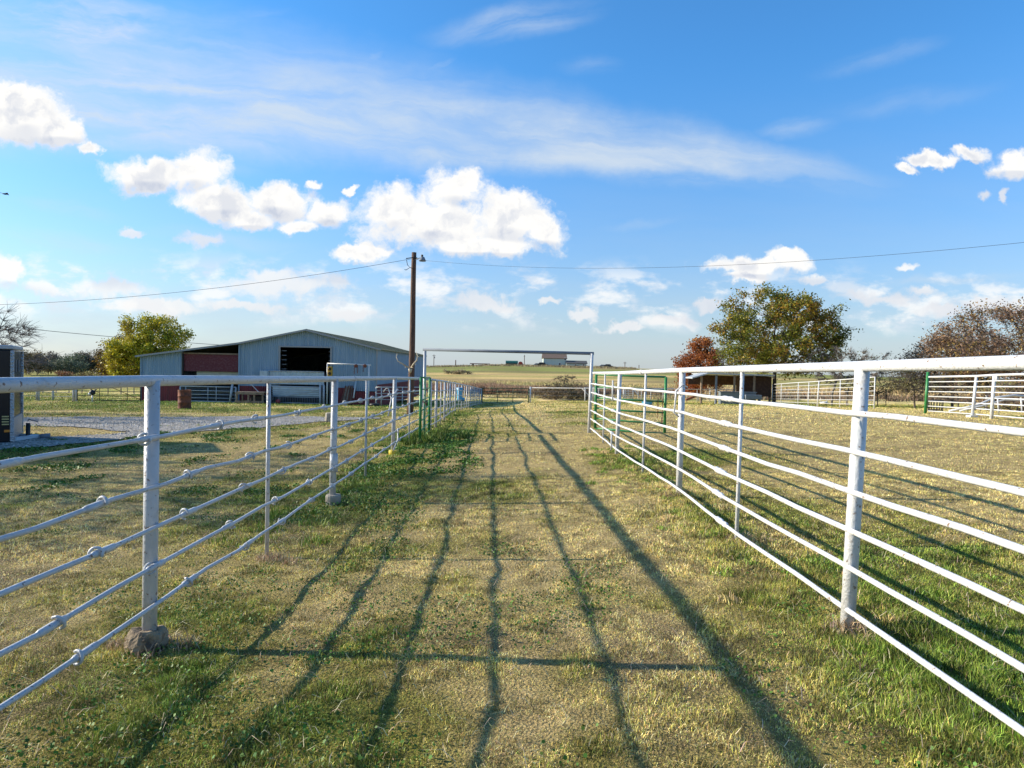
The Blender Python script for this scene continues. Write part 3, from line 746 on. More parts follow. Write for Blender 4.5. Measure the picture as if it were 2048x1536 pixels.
# chain at the latch of the left gate
def chain(parent, pts, r=.012, link=.03):
    c = MB(); k = 0
    for a, b in zip(pts, pts[1:]):
        a, b = Vector(a), Vector(b); n = max(1, int((b - a).length / (link * 1.25)))
        for i in range(n):
            p = a.lerp(b, (i + .5) / n); axv = Vector((1, 0, 0)) if k % 2 else Vector((0, 1, 0)); k += 1
            c.torus(p, axv, link * .6, link * .2, n=8, k=5)
    return c.build('chain', RUST, parent)
pc = U(848, 805, 17.2); chain(gl, [pc + Vector((.0, -.3, .05)), pc + Vector((.05, 0, -.05)), pc + Vector((0, .2, .02))])
gr = gate('green_gate', 'bright green pipe gate swung open to the right of the lane', (U(1190, 860, 17.55).x, 17.55), (U(1329, 868, 17.0).x, 17.0),
          (U(1190, 856, 17.55).z, U(1325, 868, 17.0).z), (U(1190, 749, 17.55).z, U(1332, 754, 17.0).z), GREEN, 6, (), r=.026, rr=.023, sag=.03)
pt = U(1316, 797, 16.93)
chain(gr, [pt, pt + Vector((0, 0, -.48))]); chain(gr, [pt + Vector((.12, 0, 0)), pt + Vector((.12, 0, -.30)), pt + Vector((.10, 0, -.72))])

# fence going on along the lane behind the gate ---------------------------
posts2 = [(873, 761, 22), (890, 763, 26.3), (900.6, 765, 30.6), (911, 766.5, 35), (924, 769.5, 39.2), (934, 771.5, 43.5), (942, 773, 47.8), (948.5, 774.5, 52), (954, 776, 56.4), (959.5, 777, 60.7)]
T2 = [U(851, 758, 18.5)] + [U(x, y, Y) for x, y, Y in posts2] + [U(963, 777.5, 62.4)]
f2 = thing('pipe_fence', 'white pipe fence with many posts beyond the open dark green gate', 'fence', (T2[1].x, 22, g1(T2[1].x, 22)))
MB().tube(T2, .034, 10).build('top_rail', WHITE2, f2, True)
for t in T2[1:]: post(f2, t, t, .042, WHITE2)
for a, b in list(zip(T2, T2[1:]))[:-1]:
    t = a.lerp(b, .5); post(f2, t, t, .022, WHITE2, 'stay')
for d in (.34, .62, .88, 1.12, 1.32):
    r_ = rail_path(T2, d, .05, 18.6, 62.2, .010); rl_ = MB().tube(r_, .014, 6).build('rail', WHITE2, f2, True); y = 19
    while y < 60:
        p = lerp_path(r_, y); MB().tube([p, lerp_path(r_, y + .16)], .024, 6).build('coupling', WHITE2, rl_, True); y += random.uniform(1.9, 2.6)
# blue boot-shaped feeder hung on a post
bt = U(919, 801, 38.6); bm = MB()
w = .17
pr = [(.14, .0), (.15, .10), (.14, .25), (.16, .5), (.19, .72), (.17, .73)]
bm.lathe((bt.x, bt.y, bt.z), pr, 18)
ft = [Vector((bt.x + dx, bt.y, bt.z + dz)) for dx, dz in ((-.05, .09), (.12, .09), (.24, .075), (.30, .055))]
bm.tube(ft, [.10, .10, .085, .05], 12)
boot = thing('boot_feeder', 'sky blue boot-shaped plastic container hung on the fence beyond the gate', 'feeder', (bt.x, bt.y, bt.z))
bm.build('body', BLUEP, boot, True)
MB().box((bt.x + .08, bt.y, bt.z - .012), (.46, .2, .025)).build('sole', mat('dark_blue_plastic', (.02, .08, .15), .6), boot)

# far end of the lane: green gate and white fence ------------------------
gl0, gl1 = U(964, 808, 62.6), U(1057, 808, 62.6)
gate('green_gate', 'closed dark green pipe gate across the far end of the lane', (gl0.x, 62.6), (gl1.x, 62.6), (g1(gl0.x, 62.6) + .12,) * 2, (U(964, 776, 62.6).z, U(1057, 777, 62.6).z), DGREEN, 6, (.33, .66), r=.035, rr=.028)
ff = thing('rail_fence', 'thin white rail and wire fence to the right of the far green gate', 'fence', (gl1.x + .2, 62.6, g1(gl1.x, 62.6)))
zt = U(1060, 776, 62.6).z
xs_ = [gl1.x + .15] + [gl1.x + 5.2 * k for k in range(1, 6)]
def ftop(x): return zt + (x - xs_[0]) * .010 + .02
MB().tube([(xs_[0], 62.6, ftop(xs_[0])), (xs_[-1], 63.5, ftop(xs_[-1]))], .032, 8).build('top_rail', WHITE, ff, True)
for k, x in enumerate(xs_):
    y = 62.6 + .9 * (x - xs_[0]) / (xs_[-1] - xs_[0])
    MB().tube([(x, y, g1(x, y) - .1), (x, y, ftop(x) + (.1 if k == 0 else 0))], .07 if k == 0 else .028, 8).build('post', WHITE, ff, True)
for d in (.35, .7, 1.05):
    MB().tube([(xs_[0], 62.6, ftop(xs_[0]) - d), (xs_[-1], 63.5, ftop(xs_[-1]) - d)], .006, 6).build('wire', GREY, ff, True)
x = U(1170, 790, 62.9).x
MB().tube([(x - .3, 62.9, ftop(x) - .02), (x + .6, 62.9, g1(x, 62.9) + .4)], .03, 8).build('brace', WHITE, ff, True)
MB().tube([(x + .75, 62.9, g1(x, 62.9)), (x + .75, 62.9, ftop(x) + .15)], .04, 8).build('post', WHITE, ff, True)
# white panel gate further right and the post and wire fence it belongs to
f3 = thing('wire_fence', 'pale post and wire fence across the pasture beyond the open green gate', 'fence', (U(1200, 780, 74).x, 74, g1(10, 74)))
X0, X1 = U(1170, 780, 70).x, U(1420, 780, 78).x; n3 = 11
for k in range(n3):
    x = X0 + (X1 - X0) * k / (n3 - 1); y = 70 + 8 * k / (n3 - 1); MB().tube([(x, y, g1(x, y) - .1), (x, y, g1(x, y) + 1.45)], .045, 6).build('post', WHITE2, f3, True)
for d in (.25, .5, .75, 1.0, 1.2, 1.42):
    MB().tube([(X0 + (X1 - X0) * t / 8, 70 + t, g1(X0 + (X1 - X0) * t / 8, 70 + t) + d) for t in range(9)], .02 if d < 1.4 else .04, 5).build('wire', WHITE2 if d > 1.4 else GREY, f3)
p0, p1 = U(1247, 790, 71), U(1266, 790, 71); gz = g1(p0.x, 71)
gp = gate('panel_gate', 'small white barred gate in the wire fence beyond the open green gate', (p0.x, 71), (p1.x, 71), (gz + .2, gz + .2), (gz + 1.3, gz + 1.3), WHITE, 6, (.5,), r=.05, rr=.035)
MB().tube([(p1.x + .05, 71, gz + 1.3), (p1.x + .9, 71, gz + .1)], .05, 8).build('brace', WHITE, gp, True)

# round pen fence on the right ------------------------------------------
def panel_fence(label, tops, nrail, m, r=.038, hgt=None, lowest=.25, extra_posts=()):
    f = thing('pipe_fence', label, 'fence', (tops[0][0].x, tops[0][0].y, g1(tops[0][0].x, tops[0][0].y)))
    tp = [t for t, _ in tops]
    MB().tube(tp, r * .75, 8).build('top_rail', m, f, True)
    for t, k in tops:
        if k: MB().tube([(t.x + k[0], t.y, g1(t.x, t.y) - .05), t], r * k[1], 10).build('post', m, f, True)
    for i in range(1, nrail + 1):
        P_ = []
        for t in tp:
            g = g1(t.x, t.y); h = t.z - g; P_.append((t.x, t.y - .03, t.z - (h - lowest) * i / nrail))
        MB().tube(P_, r * .42, 6).build('rail', m, f, True)
    return f
K = (0, .8); K2 = (-.06, 1.1)
panel_fence('six-rail white pen fence right of the brown shelter',
            [(U(1545, 769, 56), K), (U(1563, 767.5, 54), K), (U(1597, 765, 50), K), (U(1618, 764, 48), K), (U(1638, 762.5, 46), K2), (U(1681, 759.5, 43), K), (U(1716, 757, 41), K), (U(1750, 754, 39), K)], 6, WHITE)
rp = panel_fence('seven-rail white pipe fence with a leaning post at the right edge',
            [(U(1858, 754, 29.3), None), (U(1953, 752, 26.3), (-.12, .95)), (U(1989, 750, 24.8), K2), (U(2050, 748.5, 23.0), None), (U(2110, 747, 22), K)], 7, WHITE, .055, lowest=.12)
t = U(1856, 744, 29.4); o = MB().tube([(t.x - .06, t.y, g1(t.x, t.y) - .05), t], .06, 12).build('post', GREEN, rp, True); tag(o, 'green end post')
p = U(1992, 755, 24.7); MB().box((p.x, p.y - .05, p.z), (.07, .06, .16)).build('latch_box', WHITE, rp)
b = U(1944, 826, 26.2); MB().box((b.x, b.y, g1(b.x, b.y) + .03), (.28, .28, .10)).build('foot_plate', WHITE, rp)

# ------------------------------------------------------------------ barn
BY, BZ = 48.0, EYE - 2.75
X_ = lambda px: (px - 1024) / F * BY
xl, xa, xb, xp, xr = X_(282), X_(364), X_(478), X_(613), X_(753)
zpk, zer, zel, zll = EYE + 2.40, EYE + 1.22, EYE + 1.36, EYE + .36
def rooz(x): return float(np.interp(x, [xl, xb, xp, xr], [zll, zel, zpk, zer])) + .055
barn = thing('barn', 'long blue-grey and dark red corrugated metal barn with a big open doorway', 'barn', ((xl + xr) / 2, BY, BZ))
BL = 25.5
def corr(x0, x1, zb, zt, y=BY, amp=.022, pitch=.15, m=BLUEM, name='wall', parent=barn, alongY=None):
    a, b = (x0, x1) if alongY is None else alongY
    n = max(2, int(abs(b - a) / (pitch / 4)))
    mb = MB(); vs = []
    for i in range(n + 1):
        s = a + (b - a) * i / n; ph = (s % pitch) / pitch
        off = -amp if ph < .28 else (amp if .5 < ph < .78 else 0)
        if alongY is None: vs += [(s, y + off, zb(s)), (s, y + off, zt(s))]
        else: vs += [(y + off, s, zb(s)), (y + off, s, zt(s))]
    mb.add(vs, [(2 * i, 2 * i + 2, 2 * i + 3, 2 * i + 1) for i in range(n)])
    return mb.build(name, m, parent)
cst = lambda z: (lambda s: z)
Zred = U(400, 770, BY).z                          # top of the dark red wainscot
base = lambda s: BZ - .15
dx0, dx1, dz = X_(560), X_(660.5), U(610, 695, BY).z
corr(xl, xa, cst(Zred), rooz, name='front_wall'); corr(xl, xa, base, cst(Zred + .01), BY - .012, m=REDM, name='lower_wall')
corr(xb, dx0, cst(Zred), rooz, name='front_wall'); corr(xb, X_(540), base, cst(Zred + .01), BY - .012, m=REDM, name='lower_wall')
corr(dx0, dx1, cst(dz), rooz, name='front_wall')
corr(dx1, X_(690), cst(Zred), rooz, name='front_wall'); corr(X_(690), xr, cst(U(720, 782, BY).z), rooz, BY + .001, name='front_wall')
corr(dx1, X_(690), base, cst(Zred + .01), BY - .012, m=REDM, name='lower_wall')
corr(X_(690), X_(712), base, cst(U(700, 776, BY).z), BY - .03, m=REDM, name='lower_wall')
corr(X_(712), xr, base, cst(U(720, 783, BY).z), BY - .03, m=REDM, name='lower_wall')
zs = U(760, 770, BY).z
corr(0, 0, cst(zs), cst(zer + .05), xr, alongY=(BY, BY + BL), name='side_wall'); corr(0, 0, base, cst(zs + .01), xr + .012, m=REDM, alongY=(BY, BY + BL), name='lower_wall')
corr(0, 0, base, cst(zll + .06), xl, alongY=(BY, BY + BL), name='side_wall')
corr(xl, xr, base, rooz, BY + BL, name='back_wall')
MB().box(((xl + xr) / 2, BY + BL / 2 + .2, BZ + .01), (xr - xl - .2, BL - .6, .06)).build('floor', DIRTF, barn)
# roof: two planes with a thickness, slightly overhanging
rm = MB(); ov = .30
prof = [(xl - .25, zll - .04), (xb, zel), (xp, zpk), (xr + .3, zer - .08)]
vs = []
for y in (BY - ov, BY + BL + ov):
    vs += [(x, y, z + .04) for x, z in prof] + [(x, y, z + .10) for x, z in prof]
fs = []
for k in range(3): fs += [(k, k + 1, 8 + k + 1, 8 + k), (4 + k, 8 + 4 + k, 8 + 5 + k, 5 + k), (k, 4 + k, 5 + k, k + 1), (8 + k, 8 + k + 1, 8 + 5 + k, 8 + 4 + k)]
fs += [(0, 8, 12, 4), (3, 7, 15, 11)]
rm.add(vs, fs); roof = rm.build('roof', ROOFM, barn)
rb = MB()
for s in np.arange(BY - ov + .1, BY + BL, .6):
    for (xa_, za_), (xb_, zb_) in zip(prof, prof[1:]): rb.tube([(xa_, s, za_ + .105), (xb_, s, zb_ + .105)], .018, 4)
rb.build('seams', ROOFM, roof)
tr = MB()
for (xa_, za_), (xb_, zb_) in zip(prof, prof[1:]):
    tr.tube([(xa_, BY - ov - .02, za_ + .03), (xb_, BY - ov - .02, zb_ + .03)], .075, 4)
tr.build('rake_trim', TRIM, roof)
# doorway frame, the raised red board door of the lean-to, white sheet behind
dt = MB()
dt.box((dx0 - .04, BY - .04, (dz + BZ) / 2), (.10, .08, dz - BZ)).box((dx1 + .04, BY - .04, (dz + BZ) / 2), (.10, .08, dz - BZ)).box(((dx0 + dx1) / 2, BY - .04, dz + .05), (dx1 - dx0 + .2, .08, .10))
dt.build('door_frame', TRIM, barn)
lad = MB()
for k in range(9): lad.box((dx0 + .18, BY + .25, dz - .25 - k * .32), (.34, .05, .05)); lad.box((dx1 - .10, BY + .25, dz - .25 - k * .32), (.2, .05, .05))
lad.build('wall_girts', GREY, barn)
zd0, zd1 = U(420, 743, BY).z, U(420, 709, BY).z
MB().box(((xa + xb) / 2 + .02, BY + .12, (zd0 + zd1) / 2), (xb - xa - .12, .06, zd1 - zd0)).build('red_door', REDB, barn)
MB().box(((xa + xb) / 2, BY + .05, zd1 + .06), (xb - xa, .10, .09)).build('door_track', OLDWOOD, barn)
MB().box((xa + .03, BY + .02, (rooz(xa) + BZ) / 2 - .1), (.12, .12, rooz(xa) - BZ - .2)).build('door_post', DARK, barn)
MB().box(((xa + xb) / 2 + .3, BY + .5, U(400, 749, BY).z), (xb - xa - 1.0, .04, .42)).build('inner_sheet', LWHITE, barn)
for px in (282, 478, 753):
    MB().box((X_(px), BY - .035, (rooz(X_(px)) + BZ) / 2 - .05), (.09, .05, rooz(X_(px)) - BZ - .1)).build('corner_trim', BLUEM if px != 753 else TRIM, barn)
# things on the wall
k0 = U(529, 747, 47.6); MB().box(k0, (.55, .4, .40)).build('cooler_box', LWHITE, barn, bevel=.02)

# white gates standing in the doorways
g0 = X_(549); g_1 = X_(647)
shg = thing('sheeted_gate', 'pale sheeted gate with a diagonal brace standing low in the big barn doorway', 'gate', ((g0 + g_1) / 2, BY - .5, BZ))
zt_ = U(600, 774, 47.5).z; ym = 47.5
MB().box(((g0 + g_1) / 2, ym, (zt_ + BZ + .55) / 2), (g_1 - g0 - .1, .03, zt_ - BZ - .58)).build('sheet', LWHITE, shg)
fm = MB(); fm.tube([(g0, ym, zt_), (g_1, ym, zt_)], .05, 8).tube([(g0, ym, BZ + .5), (g_1, ym, BZ + .5)], .03, 8).tube([(g0, ym, BZ + .08), (g_1, ym, BZ + .08)], .03, 8)
for t in (.25, .5, .75): fm.tube([(g0, ym - .03, BZ + .55 + (zt_ - BZ - .6) * t), (g_1, ym - .03, BZ + .55 + (zt_ - BZ - .6) * t)], .022, 6)
fm.tube([(g0 + .8, ym - .04, BZ + .5), (g_1 - .1, ym - .04, zt_ - .2)], .022, 6)
for k in range(30): fm.tube([(g0 + (g_1 - g0) * k / 29, ym, BZ + .06), (g0 + (g_1 - g0) * k / 29, ym, BZ + .5)], .010, 4)
fm.build('frame', WHITE2, shg, True)
for x in (X_(541), X_(645), X_(652)): MB().tube([(x, ym - .05, BZ - .1), (x, ym - .05, zt_ + (.1 if x < X_(600) else .18))], .075, 10).build('post', WHITE2, shg, True)
ush = thing('sheeted_gate', 'pale ribbed sheet panel raised behind the low gate in the big barn doorway', 'gate', ((g0 + g_1) / 2, BY - .2, BZ))
corr(X_(538), X_(649.5), cst(U(600, 769, 47.75).z), cst(U(600, 743.5, 47.75).z), 47.75, .015, .22, LWHITE, 'sheet', ush)
MB().tube([(X_(538), 47.72, U(600, 743, 47.75).z), (X_(649.5), 47.72, U(600, 743, 47.75).z)], .035, 8).build('top_bar', WHITE2, ush, True)
for px in (538, 649.5): MB().tube([(X_(px), 47.72, BZ), (X_(px), 47.72, U(600, 743, 47.75).z)], .03, 8).build('upright', WHITE2, ush, True)
ltg = gate('pipe_gate', 'white barred pipe gate closing the open bay left of the big barn doorway', (X_(366), 47.6), (X_(476), 47.6), (BZ + .06, BZ + .06), (U(400, 773, 47.6).z,) * 2, WHITE2, 5, (.10, .50, .65), r=.04, rr=.028)
nm = MB()
for k in range(42): nm.tube([(X_(367) + 3.8 * k / 41, 47.66, BZ + .05), (X_(367) + 3.8 * k / 41, 47.66, BZ + 1.1)], .007, 4)
for k in range(8): nm.tube([(X_(367), 47.66, BZ + .1 + .14 * k), (X_(475), 47.66, BZ + .1 + .14 * k)], .007, 4)
nm.build('wire_mesh', GREY, ltg)
MB().tube([(X_(468), 47.3, BZ), (X_(471), 47.45, BZ + 1.3)], .08, 8).build('leaning_post', WHITE2, ltg, True)

# goalpost frame with the old traffic signal ------------------------------
gpz = U(657, 727, 46.8).z; a = U(655, 727, 46.8); b = U(742, 730, 46.8)
gpf = thing('pipe_goalpost', 'thin white pipe goalpost in front of the barn doorway right side', 'pipe frame', (a.x, a.y, g1(a.x, a.y)))
MB().tube([(a.x, a.y, g1(a.x, a.y) - .1), a], .05, 10).build('post', WHITE, gpf, True)
bb = U(738, 730, 46.8); MB().tube([(bb.x, bb.y, g1(bb.x, bb.y) - .1), bb], .05, 10).build('post', WHITE, gpf, True)
MB().tube([a, b], .045, 10).build('crossbar', WHITE, gpf, True)
for px in (712, 730):
    h = U(px, 729, 46.75)
    o = thing('hanging_chain', 'rusty pulley chain hanging from the pipe goalpost nearer the traffic signal' if px == 712 else 'short dark chain hanging near the right end of the pipe goalpost', 'chain', h)
    MB().lathe(h + Vector((0, 0, -.1)), [(.10, -.07), (.13, 0), (.10, .07)], 10, Vector((0, 1, 0))).build('pulley', RUST, o, True)
    chain(o, [h + Vector((-.08, -.06, -.05)), h + Vector((-.10, -.06, -.65 if px == 712 else -.5))], link=.07)
    if px == 712: chain(o, [h + Vector((.12, -.06, -.05)), h + Vector((.12, -.06, -.6))], link=.07)
ts = U(660.5, 733, 46.65)
sig = thing('traffic_signal', 'old yellow traffic signal hanging on the pipe goalpost by the barn door', 'traffic light', ts)
MB().box(ts + Vector((0, 0, -.32)), (.30, .22, .64)).build('housing', mat('signal_yellow', (.45, .27, .02), .5), sig, bevel=.03)
for k in range(2):
    c = ts + Vector((0, -.13, -.16 - k * .31))
    MB().lathe(c, [(.10, -.03), (.115, .0), (.10, .02)], 14, Vector((0, -1, 0))).build('lens', mat('dark_lens', (.02, .012, .008), .2), sig, True)
    MB().torus(c + Vector((0, -.03, 0)), (0, 1, 0), .12, .018, 0, math.pi, 12, 6).build('visor', mat('signal_visor', (.38, .22, .02), .5), sig, True)

# leaning timber bundle
lt = thing('leaning_poles', 'bundle of rusty stakes leaning on the barn wall right of the doorway', 'poles', (U(690, 808, 47.4).x, 47.4, BZ)); k = 0
for i in range(13):
    px = 683 + i * 1.4; t = U(690 + i * 1.3 + random.uniform(-1, 1), 770 + random.uniform(0, 6), 47.85); bt_ = U(px - 3 + i * .5, 806, 47.1)
    MB().tube([(bt_.x, 47.0 + random.uniform(-.1, .1), BZ), t], random.uniform(.025, .045), 6).build('pole', RUST if random.random() < .7 else OLDWOOD, lt)
pv = thing('white_bar', 'white rod leaning on the barn wall beside the bundle of stakes', 'rod', (U(705, 795, 47.3).x, 47.3, BZ))
MB().tube([U(712, 762, 47.8), U(707, 796, 47.2)], .05, 8).build('rod', WHITE, pv, True)
# timber crate
def crate():
    c = U(505, 806, 46.6); c.z = g1(c.x, c.y); w, d, h = 1.75, 1.0, .75
    o = thing('timber_pen', 'weathered wooden slatted crate against the red wall left of the doorway', 'crate', c)
    for sx in (-1, -.1, .35, 1):
        for sy in (-1, 1): MB().box(c + Vector((sx * w / 2, sy * d / 2, h / 2)), (.10, .09, h)).build('leg', OLDWOOD, o)
    f = MB()
    for sy in (-1, 1):
        f.box(c + Vector((0, sy * (d / 2 + .07), h - .05)), (w + .2, .04, .14)); f.box(c + Vector((0, sy * (d / 2 + .07), .14)), (w + .2, .04, .13))
    f.build('rails', OLDWOOD, o)
    MB().box(c + Vector((0, 0, h + .03)), (w + .1, d + .05, .05)).build('top', OLDWOOD, o)
    MB().box(c + Vector((.35, .1, h * .45)), (w * .5, d * .6, h * .55)).build('dark_tub', DARK, o, bevel=.05)
    MB().tube([c + Vector((-.2, 0, h + .65)), c + Vector((.55, 0, h - .1))], .03, 6).build('lever', WHITE2, o)
crate()
jb = U(534, 806, 47.0)
jn = thing('scrap_heap', 'tangle of dark scrap wire beside the wooden crate at the barn', 'scrap', (jb.x, 46.9, g1(jb.x, 46.9))); s_ = MB()
for k in range(7): s_.torus((jb.x + random.uniform(-.3, .3), 46.8, g1(jb.x, 46.9) + random.uniform(.15, .5)), (random.uniform(-1, 1), 1, random.uniform(-1, 1)), random.uniform(.15, .3), .02, n=14)
s_.build('wire_coils', GREY, jn)
# red ball
rbp = U(556, 803, 47.0); o = MB().lathe((rbp.x, 47.0, g1(rbp.x, 47) + .16), [(.02, -.16), (.11, -.12), (.16, 0), (.11, .12), (.02, .16)], 16).build('ball', mat('faded_red_plastic', (.35, .05, .05), .5), None, True)
tag(o, 'faded red ball lying at the foot of the pale sheeted gate', 'ball')

# rusty barrel ------------------------------------------------------------
bp = onground(369, 817.5); bz = bp.z
br_ = thing('oil_barrel', 'rusty brown steel barrel standing on the grass in front of the barn', 'barrel', bp)
MB().lathe(bp, [(.28, 0), (.295, .01), (.29, .03), (.285, .28), (.305, .30), (.285, .32), (.285, .58), (.305, .60), (.285, .62), (.29, .86), (.30, .885), (.27, .89), (.265, .80), (.10, .80)], 28).build('drum', RUST, br_, True)
# white panel fence before the right wall
panel_fence('low white pipe panel standing against the right side of the barn', [(U(752, 774.5, 46), K), (U(763, 774.5, 46), K), (U(805, 774.5, 46.5), K), (U(845, 774.5, 47), K)], 4, WHITE2, .045, lowest=.45)
o = thing('loose_panel', 'bent white pipe frame leaning on the panel beside the barn', 'frame', (U(775, 800, 45.8).x, 45.8, BZ))
MB().tube([U(767, 784, 45.8), U(772, 777, 45.8), U(777, 777, 45.8), U(784, 803, 45.5), U(781, 808, 45.5)], .035, 6).build('bar', WHITE2, o, True)
tp_ = U(749, 808, 45.5); o = MB().torus((tp_.x, 45.5, g1(tp_.x, 45.5) + .10), (0, 0, 1), .24, .10, n=20, k=10).build('tyre', DARK, None, True); tag(o, 'old tyre lying flat at the corner of the barn', 'tyre')
# concrete chunk near the drive
cp_ = onground(661, 843); o = MB().lathe(cp_ + Vector((0, 0, -.05)), [(.19, 0), (.20, .05), (.185, .32), (.165, .36), (.03, .37)], 9).build('concrete_stump', CONC); tag(o, 'upright grey concrete stump at the end of the gravel drive', 'concrete block')

# ------------------------------------------------------------------ utility pole, lamp, antlers, lines
PB = Vector((U(820, 828, 31).x, 31, 0)); PB.z = g1(PB.x, 31); PT = U(829, 505, 31)
pole_root = thing('utility_pole', 'tall brown wooden utility pole standing behind the left fence', 'utility pole', PB)
ps_ = [PB.lerp(PT, t) + Vector((math.sin(t * 5) * .02, 0, 0)) for t in np.linspace(0, 1, 12)]; ps_[0].z -= .1
MB().tube(ps_, [.150 - .042 * t for t in np.linspace(0, 1, 12)], 14).build('pole', WOOD, pole_root, True)
lmp = U(845, 519, 30.6)
MB().tube([U(831, 520, 30.85), U(838, 516, 30.7), U(844, 517, 30.6)], .022, 8).build('lamp_arm', GREY, pole_root, True)
lh = MB().lathe(lmp, [(.05, .12), (.09, .10), (.13, .0), (.17, -.06), (.14, -.08), (.03, -.09)][::-1], 14).build('lamp_head', GREY, pole_root, True)
MB().lathe(lmp + Vector((-.02, 0, .12)), [(.05, 0), (.05, .08), (.02, .10)], 10).build('photocell', DARK, lh)
hw = MB(); hw.tube([U(812, 517, 30.85), U(826, 515, 30.85)], .02, 6); hw.tube([U(813, 519, 30.85), U(815, 530, 30.85), U(820, 535, 30.85), U(812, 540, 30.85), U(809, 539, 30.85)], .014, 6); hw.tube([U(820, 535, 30.85), U(825, 537, 30.85)], .014, 6)
hw.torus(U(829, 516, 31), (0, 0, 1), .125, .02, n=16); hw.build('wire_bracket', DARK, pole_root)
ant = thing('antlers', 'bleached elk antlers fixed to the brown utility pole', 'antlers', U(821, 738, 30.8)); BONE = mat('bleached_bone', (.45, .39, .29), .7, 0, (.25, .20, .14), 8, .6)
def pt_(x, y, Y=30.78): return U(x, y, Y)
MB().tube([pt_(822, 736), pt_(827, 728, 30.6), pt_(834, 720, 30.5), pt_(835, 712, 30.5), pt_(833, 703, 30.6)], [.035, .032, .028, .022, .008], 8).build('antler', BONE, ant, True)
MB().tube([pt_(819, 736), pt_(812, 732, 30.6), pt_(803, 726, 30.5), pt_(796, 722, 30.5), pt_(793, 715, 30.5), pt_(794, 707, 30.6)], [.035, .032, .03, .026, .02, .008], 8).build('antler', BONE, ant, True)
tn = MB(); 
for a_, b_ in (((828, 727), (833, 730)), ((832, 722), (836, 724)), ((812, 732), (810, 737)), ((803, 726), (799, 728)), ((822, 734), (829, 737)), ((818, 735), (824, 741)), ((835, 712), (838, 714))):
    tn.tube([pt_(*a_, 30.6), pt_(*b_, 30.5)], [.02, .005], 6)
tn.build('tines', BONE, ant, True); MB().lathe(pt_(820.5, 741, 30.8), [(.03, -.12), (.07, -.03), (.09, .06), (.04, .10)], 8).build('skull', BONE, ant, True)
def wire(label, pts, r, n=40, grp=None):
    P_ = [U(*p) for p in pts]; t = np.array([0] + list(np.cumsum([(b - a).length for a, b in zip(P_, P_[1:])]))); t /= t[-1]
    fx = [np.polyfit(t, [p[k] for p in P_], min(2, len(P_) - 1)) for k in range(3)]
    o = MB().tube([tuple(np.polyval(f, s) for f in fx) for s in np.linspace(0, 1, n)], r, 5).build('power_line', WIRE); tag(o, label, 'power line', grp); return o
wire('thin cable sagging left from the top of the utility pole', [(826, 517, 31), (400, 580, 33.3), (0, 609, 35.6), (-220, 612, 37)], .0085)
wire('thin cable running right from the top of the utility pole', [(832, 519, 31), (1400, 532, 21.4), (1800, 508, 17.6), (2048, 488, 15.9), (2300, 455, 14)], .0045)
wire('low dark cable crossing the sky behind the yellow tree and barn', [(-60, 645, 125), (40, 657, 130), (215, 672, 140), (365, 685, 148), (445, 690, 152)], .05)

# bird
bd = U(8, 388, 40); o = thing('bird', 'small black bird flying at the left edge of the sky', 'bird', bd)
bb_ = MB().tube([bd + Vector((-.13, .05, .02)), bd + Vector((-.05, 0, .02)), bd + Vector((.06, 0, -.01)), bd + Vector((.15, 0, -.04))], [.01, .035, .035, .008], 8).build('body', DARK, o, True)
for s in (-1, 1):
    w = MB(); a = bd + Vector((-.04, 0, .02)); b = bd + Vector((.06, 0, 0)); c = bd + Vector((.02 + .02 * s, s * .22, .07 * s + .06)); d = bd + Vector((-.06 + .05 * s, s * .42, .03))
    w.prism([a, b, c, d], (0, 0, .012)); w.build('wing', DARK, o)

